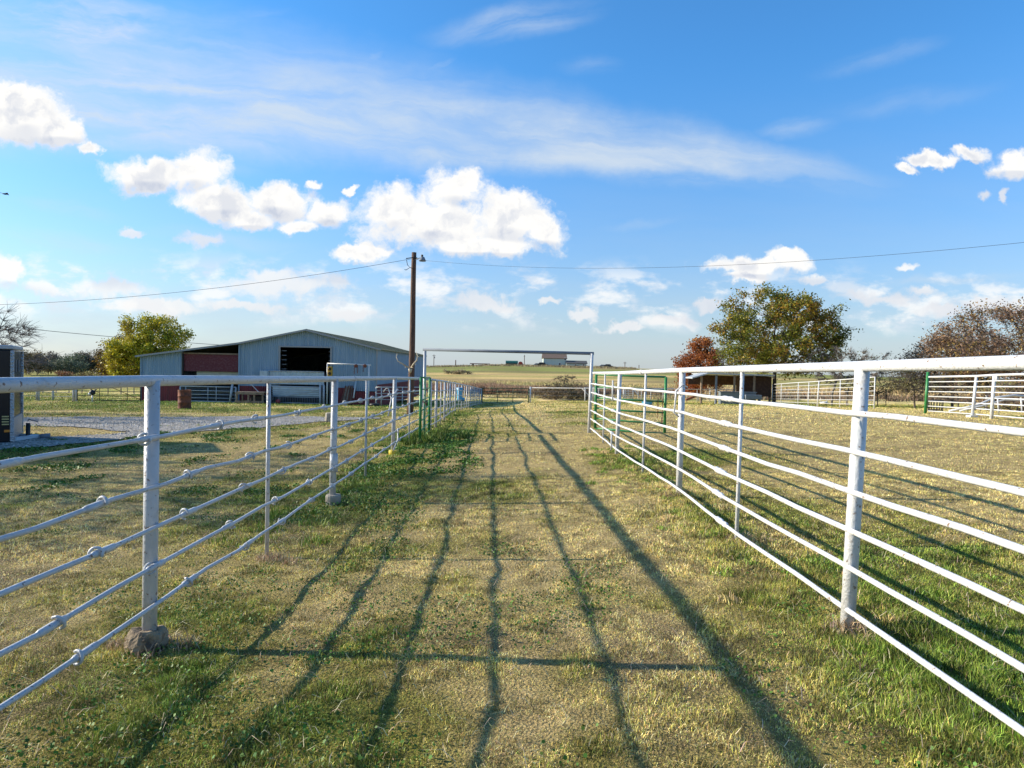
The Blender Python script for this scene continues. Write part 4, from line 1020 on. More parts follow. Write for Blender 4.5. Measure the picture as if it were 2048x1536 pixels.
# ------------------------------------------------------------------ trailer
def trailer():
    yaw = R(31); ux = Vector((math.cos(yaw), math.sin(yaw), 0)); uy = Vector((-math.sin(yaw), math.cos(yaw), 0))
    n0 = U(24, 800, 14.4); n0.z = 0; O = Vector((n0.x, n0.y, g1(n0.x, n0.y)))
    t = thing('cargo_trailer', 'black enclosed cargo trailer with silver corner trim parked at the left edge', 'trailer', O)
    BLK = mat('glossy_black_panel', (.010, .011, .015), .25, 0, (.016, .017, .022), 2, .5, spec=.25); ALU = mat('aluminium_trim', (.36, .38, .40), .45, .3)
    def diamond():
        m = mat('diamond_plate', (.34, .36, .38), .4, .5); nt = m.node_tree; N = nt.nodes.new
        tc = N('ShaderNodeTexCoord'); mp = N('ShaderNodeMapping'); mp.inputs['Rotation'].default_value = (0, .785, .785); nt.links.new(tc.outputs['Object'], mp.inputs[0])
        v = N('ShaderNodeTexVoronoi'); v.inputs['Scale'].default_value = 26; nt.links.new(mp.outputs[0], v.inputs['Vector'])
        b = N('ShaderNodeBump'); b.inputs['Strength'].default_value = .8; b.inputs['Distance'].default_value = .02; nt.links.new(v.outputs['Distance'], b.inputs['Height']); nt.links.new(b.outputs[0], nt.nodes['Principled BSDF'].inputs['Normal']); return m
    DP = diamond()
    zb = U(22, 888, 14.4).z; zt = U(22, 696, 14.4).z; Wd, Ln = 2.0, 4.9
    def P(l, w_, z): return Vector((O.x, O.y, 0)) + ux * l + uy * w_ + Vector((0, 0, z))
    def bx(name, l, w_, z, dl, dw, dz, m, par=t, bev=0): 
        return MB().box(P(l, w_, z), (dl, dw, dz), yaw).build(name, m, par, bevel=bev)
    H = zt - zb
    bx('body', -Ln / 2, Wd / 2, (zb + zt) / 2, Ln, Wd, H - .08, BLK, bev=.02)
    bx('roof_cap', -Ln / 2, Wd / 2, zt + .015, Ln + .05, Wd + .05, .09, ALU, bev=.02)
    bx('bottom_rail', -Ln / 2, Wd / 2, zb - .01, Ln + .03, Wd + .03, .09, ALU, bev=.01)
    for w_ in (0, Wd): bx('corner_trim', .002, w_, (zb + zt) / 2, .07, .07, H - .1, DP, bev=.015)
    bx('stone_guard', .012, Wd / 2, zb + .28, .02, Wd - .15, .50, DP)
    for k in range(6): bx('panel_rib', -.6 - k * .75, -.006, (zb + zt) / 2, .03, .012, H - .12, BLK)
    v = MB()
    for k in range(4): v.box(P(-.11, -.015, zb + .42 + k * .055), (.12, .02, .025), yaw)
    v.build('side_vent', mat('vent_tan', (.45, .38, .16), .5), t); bx('marker_lamp', -.08, -.012, zb + .28, .10, .025, .05, mat('amber_lens', (.6, .2, .02), .3))
    fl = MB()
    for k in range(2): fl.box(P(.012, .6 + k * .6, zt - .38), (.012, .10, .26), yaw)
    fl.build('front_sticker', mat('pale_sticker', (.12, .14, .17), .5), t)
    # tongue, jack, coupler
    tg = MB(); e = P(.36, Wd / 2, zb + .05)
    for w_ in (.45, Wd - .45): tg.tube([P(-.05, w_, zb + .03), e], .06, 6)
    tg.tube([e - ux * .1, e + ux * .10], .05, 8); tg.build('tongue', ALU, t)
    MB().tube([e + ux * .06, e + ux * .26 + Vector((0, 0, .02))], [.055, .05], 10).build('coupler', GREY, t, True)
    jx = P(.20, Wd / 2 + .05, 0); jk = MB().tube([(jx.x, jx.y, zb - .28), (jx.x, jx.y, zb + .36)], .045, 12).build('jack', DARK, t, True)
    MB().tube([(jx.x, jx.y, zb + .42), (jx.x + .02, jx.y, zb + .44), (jx.x + .25, jx.y - .05, zb + .40)], .014, 6).build('crank', GREY, jk, True)
    MB().tube([(jx.x, jx.y, g1(jx.x, jx.y)), (jx.x, jx.y, zb - .2)], .035, 10).build('foot', GREY, jk, True)
    s = e + ux * .0; MB().tube([(s.x, s.y, g1(s.x, s.y)), (s.x, s.y, zb)], .03, 8).build('stand', GREY, t, True)
    for w_ in (.02, Wd - .02):
        for l in (-2.3, -3.1):
            c = P(l, w_, O.z + .33); wh = MB().lathe(c - uy * .1, [(.18, 0), (.31, .0), (.33, .04), (.33, .16), (.31, .20), (.18, .20)], 24, uy).build('wheel', DARK, t, True)
            MB().lathe(c - uy * .105, [(.03, 0), (.17, 0), (.18, .02), (.18, .19), (.17, .21), (.03, .21)], 18, uy).build('rim', ALU, wh, True)
    bx('fender', -2.7, -.09, O.z + .72, 1.7, .2, .03, ALU)
trailer()

# ------------------------------------------------------------------ left paddock fence and gate
lf = thing('paddock_fence', 'low white post and wire fence of the paddock between the trailer and the dark gate', 'fence', (U(110, 806, 43).x, 43, g1(-27, 43)))
for px in (-150, -60, 40, 73.5, 77.5, 106, 147, 152.5):
    p = U(px, 805, 43 if px != 106 else 44.5); MB().tube([(p.x, p.y, g1(p.x, p.y) - .1), (p.x, p.y, g1(p.x, p.y) + (1.25 if px != 106 else 1.15))], .07 if px not in (73.5, 77.5) else .05, 8).build('post', WHITE2, lf, True)
for d in (.28, .55, .82):
    a, b = U(-150, 800, 43), U(147, 800, 43); MB().tube([(a.x, 43, g1(a.x, 43) + d), (b.x, 43, g1(b.x, 43) + d)], .014, 5).build('wire', WHITE2, lf)
a, b = U(106, 800, 44), U(150, 800, 43); MB().tube([(a.x, 43, g1(a.x, 43) + 1.2), (b.x, 43, g1(b.x, 43) + 1.2)], .04, 6).build('top_rail', WHITE2, lf)
a, b = U(154, 800, 43), U(281, 800, 46); za, zb_ = g1(a.x, 43), g1(b.x, 46)
dg = gate('farm_gate', 'long dark pipe gate with crossing diagonals left of the barn corner', (a.x, 43), (b.x, 46), (za + .08, zb_ + .05), (za + 1.3, zb_ + 1.3), mat('dark_pipe', (.06, .055, .045), .7), 5, (.22, .34, .78), r=.03, rr=.02)
MB().tube([(a.x, 43, za + 1.1), ((a.x * .65 + b.x * .35), 44, za + .5)], .02, 6).build('diagonal', RUST, dg)
MB().tube([((a.x * .7 + b.x * .3), 44, za + 1.25), (b.x, 46, zb_ + .1)], .02, 6).build('diagonal', RUST, dg)
fb_ = thing('wire_fence', 'distant thin wire fence across the paddock behind the dark gate', 'fence', (U(200, 780, 70).x, 70, g1(-42, 70)))
for px in range(60, 290, 26):
    p = U(px, 780, 72); MB().tube([(p.x, p.y, g1(p.x, p.y) - .1), (p.x, p.y, g1(p.x, p.y) + 1.2)], .05, 5).build('post', BARKL, fb_)
a, b = U(60, 780, 72), U(290, 780, 72)
for d in (.6, 1.1): MB().tube([(a.x, 72, g1(a.x, 72) + d), (b.x, 72, g1(b.x, 72) + d)], .018, 4).build('wire', GREY, fb_)
# black and white mailbox-like marker
q = U(184.5, 802, 41.5); q.z = g1(q.x, q.y)
lo = thing('lawn_ornament', 'black and white round ornament on a pale post in front of the dark gate', 'ornament', q)
MB().tube([q, q + Vector((0, 0, .42))], .035, 8).build('post', WHITE, lo, True)
MB().ico(q + Vector((0, 0, .58)), .19, .03).build('body', DARK, lo, True); MB().ico(q + Vector((-.10, -.10, .50)), .10, .03).build('face', WHITE, lo, True)
MB().tube([q + Vector((.1, 0, .68)), q + Vector((.27, 0, .78))], [.05, .02], 8).build('beak', DARK, lo, True)

# ------------------------------------------------------------------ shelter on the right
def shelter():
    Y = 57; p = lambda px, py, y=Y: U(px, py, y)
    gz = g1(p(1450, 805).x, Y); o = thing('livestock_shelter', 'open brown livestock shelter with a flat pale roof under the oak tree', 'shelter', (p(1450, 800).x, Y, gz))
    BRICK = mat('brown_boards', (.055, .026, .018), .85, 0, (.11, .06, .04), 5, .6)
    zt = p(1450, 751).z; zr = p(1450, 748).z
    xl_, xr_ = p(1376, 800).x, p(1545, 800).x
    MB().prism([(xl_ + 1.3, Y - 1.2, zt + .10), (xr_ - .3, Y - 1.2, zt + .02), (xr_ - .3, Y + 4, zt - .10), (xl_ + 1.3, Y + 4, zt + .0)], (0, 0, .12)).build('roof', mat('pale_roof_steel', (.42, .45, .48), .5, .2), o)
    MB().prism([(xl_, Y - 1.2, zt - .30), (xl_ + 1.3, Y - 1.2, zt + .10), (xl_ + 1.3, Y + 1, zt + .10), (xl_, Y + 1, zt - .30)], (0, 0, .10)).build('awning', mat('pale_roof_steel_b', (.42, .45, .48), .5, .2), o)
    for px, m_ in ((1396, OLDWOOD), (1425, GREY), (1461, OLDWOOD), (1500, OLDWOOD)):
        q = p(px, 800); MB().tube([(q.x, Y - .9, g1(q.x, Y) - .1), (q.x, Y - .9, zt + .05)], .10, 8).build('post', m_, o)
    a, b = p(1398, 770), p(1543, 770)
    z0, z1 = p(1450, 775).z, zt
    MB().box(((a.x + b.x) / 2, Y + 3.6, (z0 + z1) / 2 + .1), (b.x - a.x, .08, z1 - z0 - .1)).build('back_boards', BRICK, o)
    MB().box(((p(1506, 0).x + b.x) / 2, Y + .8, (p(1500, 792).z + zt) / 2 - .03), (b.x - p(1506, 0).x, 1.6, zt - p(1500, 792).z)).build('feed_store', BRICK, o)
    for px in (1509, 1541):
        q = p(px, 800); MB().box((q.x, Y + .2, (g1(q.x, Y) + p(1500, 792).z) / 2), (.16, .16, p(1500, 792).z - g1(q.x, Y) + .1)).build('leg', OLDWOOD, o)
    q = p(1474, 800, 55.4)
    tk = thing('water_tank', 'flat grey steel sheet tank standing in front of the brown shelter', 'tank', (q.x, 55.4, g1(q.x, 55.4)))
    MB().box((q.x, 55.4, g1(q.x, 55.4) + .50), (2.9, .6, 1.0)).build('body', mat('dull_grey_steel', (.16, .19, .20), .6, .2, (.10, .12, .13), 2, .6), tk, bevel=.05)
    MB().box((q.x, 55.4, g1(q.x, 55.4) + 1.01), (3.0, .7, .05)).build('rim', GREY, tk)
    q = p(1500, 800, 55.0); tk = thing('feed_bunk', 'small grey feed bunk on legs under the shelter right end', 'trough', (q.x, 55, g1(q.x, 55)))
    MB().box((q.x + .2, 55, g1(q.x, 55) + .62), (1.3, .6, .35)).build('tray', GREY, tk, bevel=.03)
    for s in (-.35, .75): MB().box((q.x + s, 55, g1(q.x, 55) + .22), (.07, .5, .45)).build('leg', GREY, tk)
    wb = thing('leaning_board', 'long brown plank leaning beside the left post of the shelter', 'plank', (p(1385, 795).x, 56, g1(15, 56)))
    MB().tube([p(1372, 800, 56), p(1394, 791, 56)], .12, 4).build('plank', mat('red_brown_plank', (.22, .07, .03), .8), wb)
shelter()
# blue tub
q = onground(1294, 810); o = thing('feed_tub', 'small blue feed tub on the lawn behind the open green gate', 'tub', q)
MB().lathe(q, [(.30, 0), (.34, .03), (.36, .26), (.37, .30), (.33, .30), (.31, .06), (.05, .05)], 22).build('tub', BLUEP, o, True)
MB().lathe(q, [(.36, .27), (.385, .28), (.385, .31), (.355, .315)], 22).build('rim', mat('dark_tub_rim', (.02, .05, .06), .5), o, True)
# white lawn thing
q = onground(1648, 808.5)
o = thing('white_ornament', 'low white swan-like ornament at the foot of the pen fence', 'ornament', q)
MB().lathe(q, [(.10, 0), (.34, .05), (.38, .16), (.22, .26), (.04, .28)], 12).build('body', WHITE, o, True)
MB().tube([q + Vector((-.25, 0, .18)), q + Vector((-.38, 0, .36)), q + Vector((-.30, 0, .50)), q + Vector((-.38, 0, .58))], [.07, .045, .04, .03], 8).build('neck', WHITE, o, True)
MB().tube([q + Vector((.2, 0, .2)), q + Vector((.33, 0, .42))], [.07, .02], 8).build('tail', WHITE, o, True)
# dark bin and pipe trailer frame at right
q = U(1871, 807, 36); q.z = g1(q.x, 36); o = thing('mesh_bin', 'dark wire bin on the grass behind the green end post', 'bin', q)
s_ = MB(); 
for k in range(16): a = 2 * math.pi * k / 16; s_.tube([q + Vector((.33 * math.cos(a), .33 * math.sin(a), 0)), q + Vector((.36 * math.cos(a), .36 * math.sin(a), .55))], .018, 4)
s_.torus(q + Vector((0, 0, .55)), (0, 0, 1), .36, .03, n=20).torus(q + Vector((0, 0, .05)), (0, 0, 1), .33, .03, n=20); s_.build('cage', DARK, o)
q = U(2010, 800, 32); q.z = g1(q.x, 32)
o = thing('pipe_arch', 'bent white pipe arch frame lying behind the right fence', 'pipe frame', q)
MB().tube([q + Vector((-2.6, 0, .05)), q + Vector((-1.3, 0, .35)), q + Vector((-.5, 0, .72)), q + Vector((.4, 0, .85)), q + Vector((1.6, 0, .78))], .05, 8).build('arch', WHITE, o, True)
MB().tube([q + Vector((-1.9, .3, .05)), q + Vector((-.9, .3, .30)), q + Vector((.2, .3, .62)), q + Vector((1.6, .3, .60))], .04, 8).build('arch', WHITE, o, True)
for x in (-.2, .9): MB().tube([q + Vector((x, .1, 0)), q + Vector((x - .08, .1, .75))], .035, 8).build('leg', WHITE, o, True)
q = U(1973, 795, 45); q.z = g1(q.x, 45); o = thing('brace_post', 'white braced corner post behind the pipe arch', 'post', q)
MB().tube([q, q + Vector((0, 0, 1.1))], .06, 8).build('post', WHITE, o, True); MB().tube([q + Vector((.05, 0, 1.0)), q + Vector((.95, 0, .15))], .045, 8).build('brace', WHITE, o, True)

# ------------------------------------------------------------------ hilltop: house, sheds, cars, poles
def box_house():
    Y = 343; s = Y / F; p = lambda px, py: U(px, py, Y)
    SID = mat('pale_grey_green_siding', (.50, .56, .50), .7, 0, (.44, .49, .45), 1, .4); RF = mat('brown_shingles', (.17, .115, .085), .9, 0, (.12, .08, .06), 2, .6)
    DKS = mat('blue_grey_siding', (.16, .20, .26), .7); WN = mat('window_glass', (.05, .06, .08), .1); WF = mat('white_trim', (.75, .75, .75), .5)
    x0, x1, x2 = p(1102, 0).x, p(1148, 0).x, p(1155, 0).x; ze = p(1120, 716).z; zr = p(1120, 706.5).z; zb = p(1120, 734).z - 1
    h = thing('farmhouse', 'pale two-storey farmhouse with a brown roof on the hilltop', 'house', ((x0 + x1) / 2, Y, zb)); D = 9
    m = MB().prism([(x0, Y, zb), (x1, Y, zb), (x1, Y, ze), (x0, Y, ze)], (0, D, 0)); m.build('wall', SID, h)
    MB().prism([(x1, Y + .01, zb), (x1 + .03, Y + .01, ze), (x1 + .03, Y + D / 2, zr), (x1, Y + D, ze), (x1, Y + D, zb)], (.06, 0, 0)).build('gable_wall', DKS, h)
    r = MB().prism([(x0 - .5, Y - .6, ze - .2), (x0 - .5, Y + D / 2, zr), (x0 - .5, Y + D / 2, zr - .3), (x0 - .5, Y, ze - .45)], (x1 - x0 + 1, 0, 0))
    r.prism([(x0 - .5, Y + D + .6, ze - .2), (x0 - .5, Y + D / 2, zr), (x0 - .5, Y + D / 2, zr - .3), (x0 - .5, Y + D, ze - .45)], (x1 - x0 + 1, 0, 0)); r.build('roof', RF, h)
    for px, py, w, hh in ((1130.5, 718, .9, 1.1), (1119.5, 728, .9, 1.0)):
        c = p(px, py); f = MB().box((c.x, Y - .05, c.z), (w + .3, .1, hh + .3)).build('window', WF, h); MB().box((c.x, Y - .11, c.z), (w, .06, hh)).build('pane', WN, f)
    c = p(1141, 729); MB().box((c.x, Y - .06, c.z), (1.0, .1, 1.9)).build('door', WF, h)
    # lower wing
    xa_, xb_ = p(1148, 0).x, p(1188, 0).x; zw = p(1170, 726.5).z; zt = p(1170, 721.5).z
    MB().prism([(xa_, Y - 3, zb), (xb_, Y - 3, zb), (xb_, Y - 3, zw), (xa_, Y - 3, zw)], (0, 2.95, 0)).build('wing', SID, h)
    MB().prism([(xb_ - .01, Y, zb), (xb_ - .01, Y + 5, zb), (xb_ - .01, Y + 5, zw), (xb_ - .01, Y, zw)], (-(xb_ - xa_ - .2), 0, 0)).build('wing', SID, h)
    MB().prism([(xa_ - .2, Y - 3.5, zw - .15), (xa_ - .2, Y + 1, zt), (xa_ - .2, Y + 5.5, zw - .15), (xa_ - .2, Y + 5.5, zw - .35), (xa_ - .2, Y - 3.5, zw - .35)], (xb_ - xa_ + .7, 0, 0)).build('wing_roof', mat('dark_shingles', (.07, .07, .07), .9), h)
    for px in (1150, 1166):
        c = p(px, 730); f = MB().box((c.x, Y - 3.06, c.z), (1.2, .1, 1.0)).build('window', WF, h); MB().box((c.x, Y - 3.12, c.z), (.8, .06, .6)).build('pane', WN, f)
box_house()
def far_bits():
    Y = 338; p = lambda px, py: U(px, py, Y)
    a, b = p(1012, 731), p(1035, 731); z0 = g1((a.x + b.x) / 2, Y) - .5; z1 = p(1020, 727).z; zt = p(1020, 721.2).z
    o = thing('quonset_shed', 'green round-roofed shed with tan walls on the hilltop', 'shed', (a.x, Y, z0))
    MB().box(((a.x + b.x) / 2, Y + 2, (z0 + z1) / 2), (b.x - a.x, 4, z1 - z0)).build('wall', mat('tan_board', (.33, .24, .15), .8), o)
    pr = [(a.x - .2, Y - .3 + 2.3 - 2.5 * math.cos(t), z1 + (zt - z1) * math.sin(t)) for t in np.linspace(0, math.pi, 9)]
    MB().prism(pr, (b.x - a.x + .4, 0, 0)).build('roof', mat('dark_green_roof', (.02, .10, .075), .5), o)
    a, b = p(1036, 731), p(1046, 731); z0 = g1(a.x, Y) - .5; zt = p(1040, 723).z
    o = thing('red_shed', 'small red arched shed beside the green-roofed shed', 'shed', (a.x, Y, z0))
    pr = [(a.x + (b.x - a.x) * (.5 - .5 * math.cos(t)), Y - .4, z0 + .6 + (zt - z0 - .6) * math.sin(t) ** .7) for t in np.linspace(0, math.pi, 9)]
    MB().prism([(b.x, Y - .4, z0)] + [(a.x, Y - .4, z0)] + pr, (0, 4, 0)).build('shell', mat('tractor_red', (.45, .05, .03), .6), o)
    MB().prism([(a.x + .5, Y - .5, z0), (b.x - .5, Y - .5, z0), (b.x - .5, Y - .5, (z0 + zt) / 2), (a.x + .5, Y - .5, (z0 + zt) / 2)], (0, .09, 0)).build('door', mat('dark_doorway', (.10, .03, .02), .8), o)
    for px, ty, by, lab in ((868, 709, 733, 'leftmost hilltop pole, thin, seen just right of the gate frame left post'), (911.5, 720, 733, 'short grey pole on the hill between the thin pole and the sheds'),
                            (1049, 710, 733, 'thin pole standing right of the red shed on the hill'), (1250, 723.5, 737, 'hilltop utility pole with a cross arm right of the farmhouse'), (1278, 730, 739, 'short hilltop pole furthest right of the farmhouse')):
        t = U(px, ty, 345); gz = g1(t.x, 345) - .3
        o = thing('utility_pole', lab, 'utility pole', (t.x, 345, gz), 'poles on the hilltop'); MB().tube([(t.x, 345, gz), t], .17 if px != 911.5 else .25, 6).build('pole', WOOD, o)
        if px in (868, 1250, 1049): MB().box((t.x, 345, t.z - .6), (1.8 if px != 1049 else .8, .15, .15)).build('cross_arm', WOOD, o)
        if px in (868,): MB().lathe((t.x + .4, 344.8, t.z - 1.9), [(.2, 0), (.22, .7), (.1, .8)], 8).build('transformer', GREY, o)
    def car(px, py, colr, lab, L_=4.6, hh=1.5):
        q = U(px, py, 341); gz = g1(q.x, 341); o = thing('parked_car', lab, 'car', (q.x, 341, gz), 'vehicles parked on the hilltop')
        pr = [(-L_ / 2, .35), (L_ / 2, .35), (L_ / 2, .85), (L_ * .30, .95), (L_ * .18, hh), (-L_ * .28, hh), (-L_ * .42, .95), (-L_ / 2, .9)]
        MB().prism([(q.x + a_, 340, gz + b_) for a_, b_ in pr], (0, 1.8, 0)).build('body', mat('car_paint_' + str(px), colr, .3), o, bevel=.05)
        MB().prism([(q.x + a_, 339.97, gz + b_) for a_, b_ in ((-L_ * .34, 1.0), (L_ * .24, 1.0), (L_ * .16, hh - .1), (-L_ * .26, hh - .1))], (0, 1.86, 0)).build('windows', mat('car_glass_' + str(px), (.02, .03, .04), .1), o)
        for sx in (-.3, .3):
            for y_ in (339.95, 341.65): MB().lathe((q.x + sx * L_, y_, gz + .33), [(.1, 0), (.33, .0), (.33, .2), (.1, .2)], 12, Vector((0, 1, 0))).build('wheel', DARK, o)
    car(1085, 731, (.03, .03, .035), 'dark pickup-sized vehicle parked left of the farmhouse', 5.4, 1.8)
    car(1075, 731, (.25, .26, .28), 'pale vehicle parked further left of the farmhouse on the hill', 3.6, 1.3)
    car(1206, 734, (.30, .32, .34), 'light grey car parked nearest the farmhouse right side', 4.0, 1.4)
    car(1216.5, 734, (.03, .035, .05), 'dark blue car parked right of the light grey car on the hill', 4.8, 1.7)
    a, b = p(940, 729), p(980, 729); z = g1((a.x + b.x) / 2, Y)
    o = thing('flatbed_wagon', 'long low rusty flatbed on the hill left of the green-roofed shed', 'wagon', (a.x, Y, z)); MB().box(((a.x + b.x) / 2, Y, z + 1.0), (b.x - a.x, 2.2, .35)).build('deck', RUST, o)
    for t in (.15, .8): MB().box((a.x + (b.x - a.x) * t, Y, z + .4), (.9, 2, .9)).build('wheels', DARK, o)
    # white gates on the right-hand skyline
    for px, lab in ((1764, 'left of two tiny white gates on the right skyline'), (1800, 'right of two tiny white gates on the right skyline')):
        q = U(px, 753, 328); z = g1(q.x, 328); w = 1.6
        o = thing('skyline_gate', lab, 'gate', (q.x, 328, z), 'white gates on the skyline')
        for s in (-1, 1): MB().box((q.x + s * w, 328, z + .8), (.3, .2, 1.7)).build('post', WHITE, o)
        MB().box((q.x, 328, z + 1.5), (2 * w, .1, .22)).build('bar', WHITE, o); MB().box((q.x, 328, z + .8), (2 * w, .1, .18)).build('bar', WHITE, o)
far_bits()

# ------------------------------------------------------------------ trees
def grow(base, cen, rad, trunk_h, n_att, step, lean=(0, 0), infl=3.2, kill=1.6, iters=90, seed=1, hollow=.35, flat_bottom=-.65, lump=.35):
    rg = np.random.default_rng(seed); pts = []
    while len(pts) < n_att:
        p = rg.normal(0, 1, 3); p /= np.linalg.norm(p)
        r = rg.uniform(hollow ** 3, 1) ** (1 / 3)
        l = 1 - lump + 2 * lump * float(fbm(np.array(p[0] * 1.8 + seed + p[2]), np.array(p[1] * 1.8 - p[2] * 1.5), 2, seed))
        q = p * r * l
        if q[2] < flat_bottom: continue
        pts.append(np.array(cen) + q * np.array(rad))
    A = np.array(pts); base = np.array(base, float)
    nodes = [base]; par = [-1]; n_t = max(2, int(trunk_h / step))
    for i in range(1, n_t + 1):
        t = i / n_t; nodes.append(base + np.array([lean[0] * t * t + rg.normal(0, .02), lean[1] * t * t, trunk_h * t])); par.append(i - 1)
    P_ = np.array(nodes); D = np.linalg.norm(A[:, None] - P_[None], axis=2); near = D.argmin(1); dist = D.min(1); alive = np.ones(len(A), bool)
    for it in range(iters):
        act = alive & (dist < infl * (4 if it < 12 else 1.3))
        if not act.any(): break
        ids = near[act]; dv = A[act] - P_[ids]; dv /= np.linalg.norm(dv, axis=1)[:, None] + 1e-9
        uq = np.unique(ids); new = []
        for u in uq:
            d = dv[ids == u].sum(0) + rg.normal(0, .25, 3); d /= np.linalg.norm(d) + 1e-9; new.append(P_[u] + d * step); par.append(int(u))
        k0 = len(P_); new = np.array(new); P_ = np.concatenate([P_, new])
        dn = np.linalg.norm(A[:, None] - new[None], axis=2); m_ = dn.min(1); b = m_ < dist; near[b] = k0 + dn.argmin(1)[b]; dist = np.minimum(dist, m_)
        alive &= dist > kill * step
        if len(P_) > 9000: break
    par = np.array(par); cnt = np.zeros(len(P_)); kids = np.zeros(len(P_), int)
    for i in range(len(P_) - 1, 0, -1):
        if kids[i] == 0: cnt[i] = 1
        cnt[par[i]] += cnt[i]; kids[par[i]] += 1
    return P_, par, cnt, kids
def tubes_np(P_, par, rad, n=5):
    i = np.arange(1, len(P_)); a = P_[par[i]]; b = P_[i]; ra = np.minimum(rad[par[i]], rad[i] * 1.5 + .01); rb_ = rad[i]
    t = b - a; t /= np.linalg.norm(t, axis=1)[:, None] + 1e-9
    ref = np.where(np.abs(t[:, 2:3]) < .9, np.array([[0, 0, 1.]]), np.array([[1., 0, 0]])); u = np.cross(t, ref); u /= np.linalg.norm(u, axis=1)[:, None]; v = np.cross(t, u)
    m_ = len(i); Vs = []
    for (c, r) in ((a, ra), (b, rb_)):
        for k in range(n):
            an = 2 * math.pi * k / n; Vs.append(c + (u * math.cos(an) + v * math.sin(an)) * r[:, None])
    V = np.concatenate(Vs); j = np.arange(m_)
    T = np.concatenate([np.stack([j + k * m_, j + ((k + 1) % n) * m_, j + (n + (k + 1) % n) * m_, j + (n + k) * m_], 1) for k in range(n)])
    return V, T
def leaves_np(C_, s, cols, rg):
    n = len(C_); nrm = rg.normal(0, 1, (n, 3)); nrm[:, 2] = np.abs(nrm[:, 2]) + .3; nrm /= np.linalg.norm(nrm, axis=1)[:, None]
    a = np.cross(nrm, rg.normal(0, 1, (n, 3))); a /= np.linalg.norm(a, axis=1)[:, None]; b = np.cross(nrm, a); s = (s * rg.uniform(.55, 1.25, n))[:, None]
    V = np.concatenate([C_ - a * s, C_ - b * s * .55, C_ + a * s, C_ + b * s * .55]); i = np.arange(n)
    return V, [np.stack([i, i + n, i + 2 * n, i + 3 * n], 1)], np.concatenate([cols] * 4)
def tree(name, label, base, height, rad, palette, leaf_n, leaf_s, seed, trunk_h=None, n_att=420, step=.42, tip=.012, bark=BARK, twig=1.0, cat='tree', spread=.34, group=None, cz=None, flat=-.65, lump=.35, cexp=.46, extra=0, hollow=.35, off=(0, 0), gap=.42):
    base = Vector(base); rz_ = rad[2]
    cen = (base.x + off[0], base.y + off[1], base.z + (cz if cz is not None else height - rz_ * .95))
    th = trunk_h if trunk_h is not None else max(.8, cen[2] - base.z - rz_ * .55)
    P_, par, cnt, kids = grow(base, cen, rad, th, n_att, step, seed=seed, flat_bottom=flat, lump=lump, hollow=hollow, kill=1.5)
    r_ = tip * np.maximum(cnt, 1) ** cexp
    rg = np.random.default_rng(seed + 100)
    if extra:        # fine twigs
        src = np.where(cnt < 14)[0]; src = rg.choice(src, extra); d = rg.normal(0, 1, (extra, 3)); d[:, 2] = d[:, 2] * .6 + .25
        out = P_[src] - np.array(cen); out /= np.linalg.norm(out, axis=1)[:, None] + 1e-9; d = d * .7 + out; d /= np.linalg.norm(d, axis=1)[:, None]
        L_ = rg.uniform(.5, 1.3, extra)[:, None] * step * 1.3; k0 = len(P_)
        P_ = np.concatenate([P_, P_[src] + d * L_ * .5 + rg.normal(0, .04 * step, (extra, 3))]); par = np.concatenate([par, src]); 
        k1 = len(P_); P_ = np.concatenate([P_, P_[k0:k1] + d * L_ * .5 + rg.normal(0, .12 * step, (extra, 3))]); par = np.concatenate([par, np.arange(k0, k1)])
        r_ = np.concatenate([r_, np.full(extra, tip * .75), np.full(extra, tip * .45)]); cnt = np.concatenate([cnt, np.ones(2 * extra)])
    o = thing(name, label, cat, base, group)
    V, T = tubes_np(P_, par, r_); npmesh('trunk', V, [T], bark, o, smooth=True)
    if leaf_n:
        src = np.where(cnt < 6)[0]; q = P_[src]; gn = fbm(q[:, 0] * .9 + seed * 3.1 + q[:, 2] * .5, q[:, 1] * .9 - q[:, 2] * .8, 3, seed + 7)
        k_ = gn > gap
        if k_.sum() > 50: src = src[k_]
        c = P_[rg.choice(src, leaf_n)] + rg.normal(0, 1, (leaf_n, 3)) * spread * np.array([1, 1, .8])
        pal = np.array(palette); w = fbm(c[:, 0] * .55 + seed, c[:, 2] * .55 + c[:, 1] * .4, 3, seed); idx = np.clip(((w - .28) / .44 * len(pal) + rg.normal(0, .7, leaf_n)).astype(int), 0, len(pal) - 1)
        cols = pal[idx] * rg.uniform(.7, 1.3, leaf_n)[:, None]
        V, T, cc = leaves_np(c, leaf_s, cols, rg); npmesh('crown', V, T, LEAF, o, cc)
    return o
def gb(px, Y, py=800):
    p = U(px, py, Y); return (p.x, Y, g1(p.x, Y))
OAK = [(.15, .17, .022), (.22, .21, .025), (.12, .15, .025), (.32, .24, .03), (.30, .17, .03), (.18, .18, .022)]
tree('oak_tree', 'large olive green oak with thinning leaves behind the livestock shelter', gb(1548, 58), 9.9, (6.0, 5.6, 4.3), OAK, 34000, .115, 11, n_att=620, step=.42, tip=.016, spread=.25, cz=5.7, extra=2200, lump=.40, flat=-.72, hollow=.2, gap=.46)
RST = [(.29, .095, .033), (.37, .135, .038), (.20, .07, .03), (.40, .18, .045)]
tree('rust_tree', 'rust red autumn tree partly hidden behind the big oak', gb(1402, 70), 6.9, (2.9, 2.8, 3.2), RST, 15000, .12, 12, n_att=260, step=.38, spread=.30, cz=3.6, flat=-.95, lump=.25)
PUR = [(.22, .15, .10), (.32, .19, .10), (.18, .125, .10), (.34, .24, .08), (.26, .17, .12)]
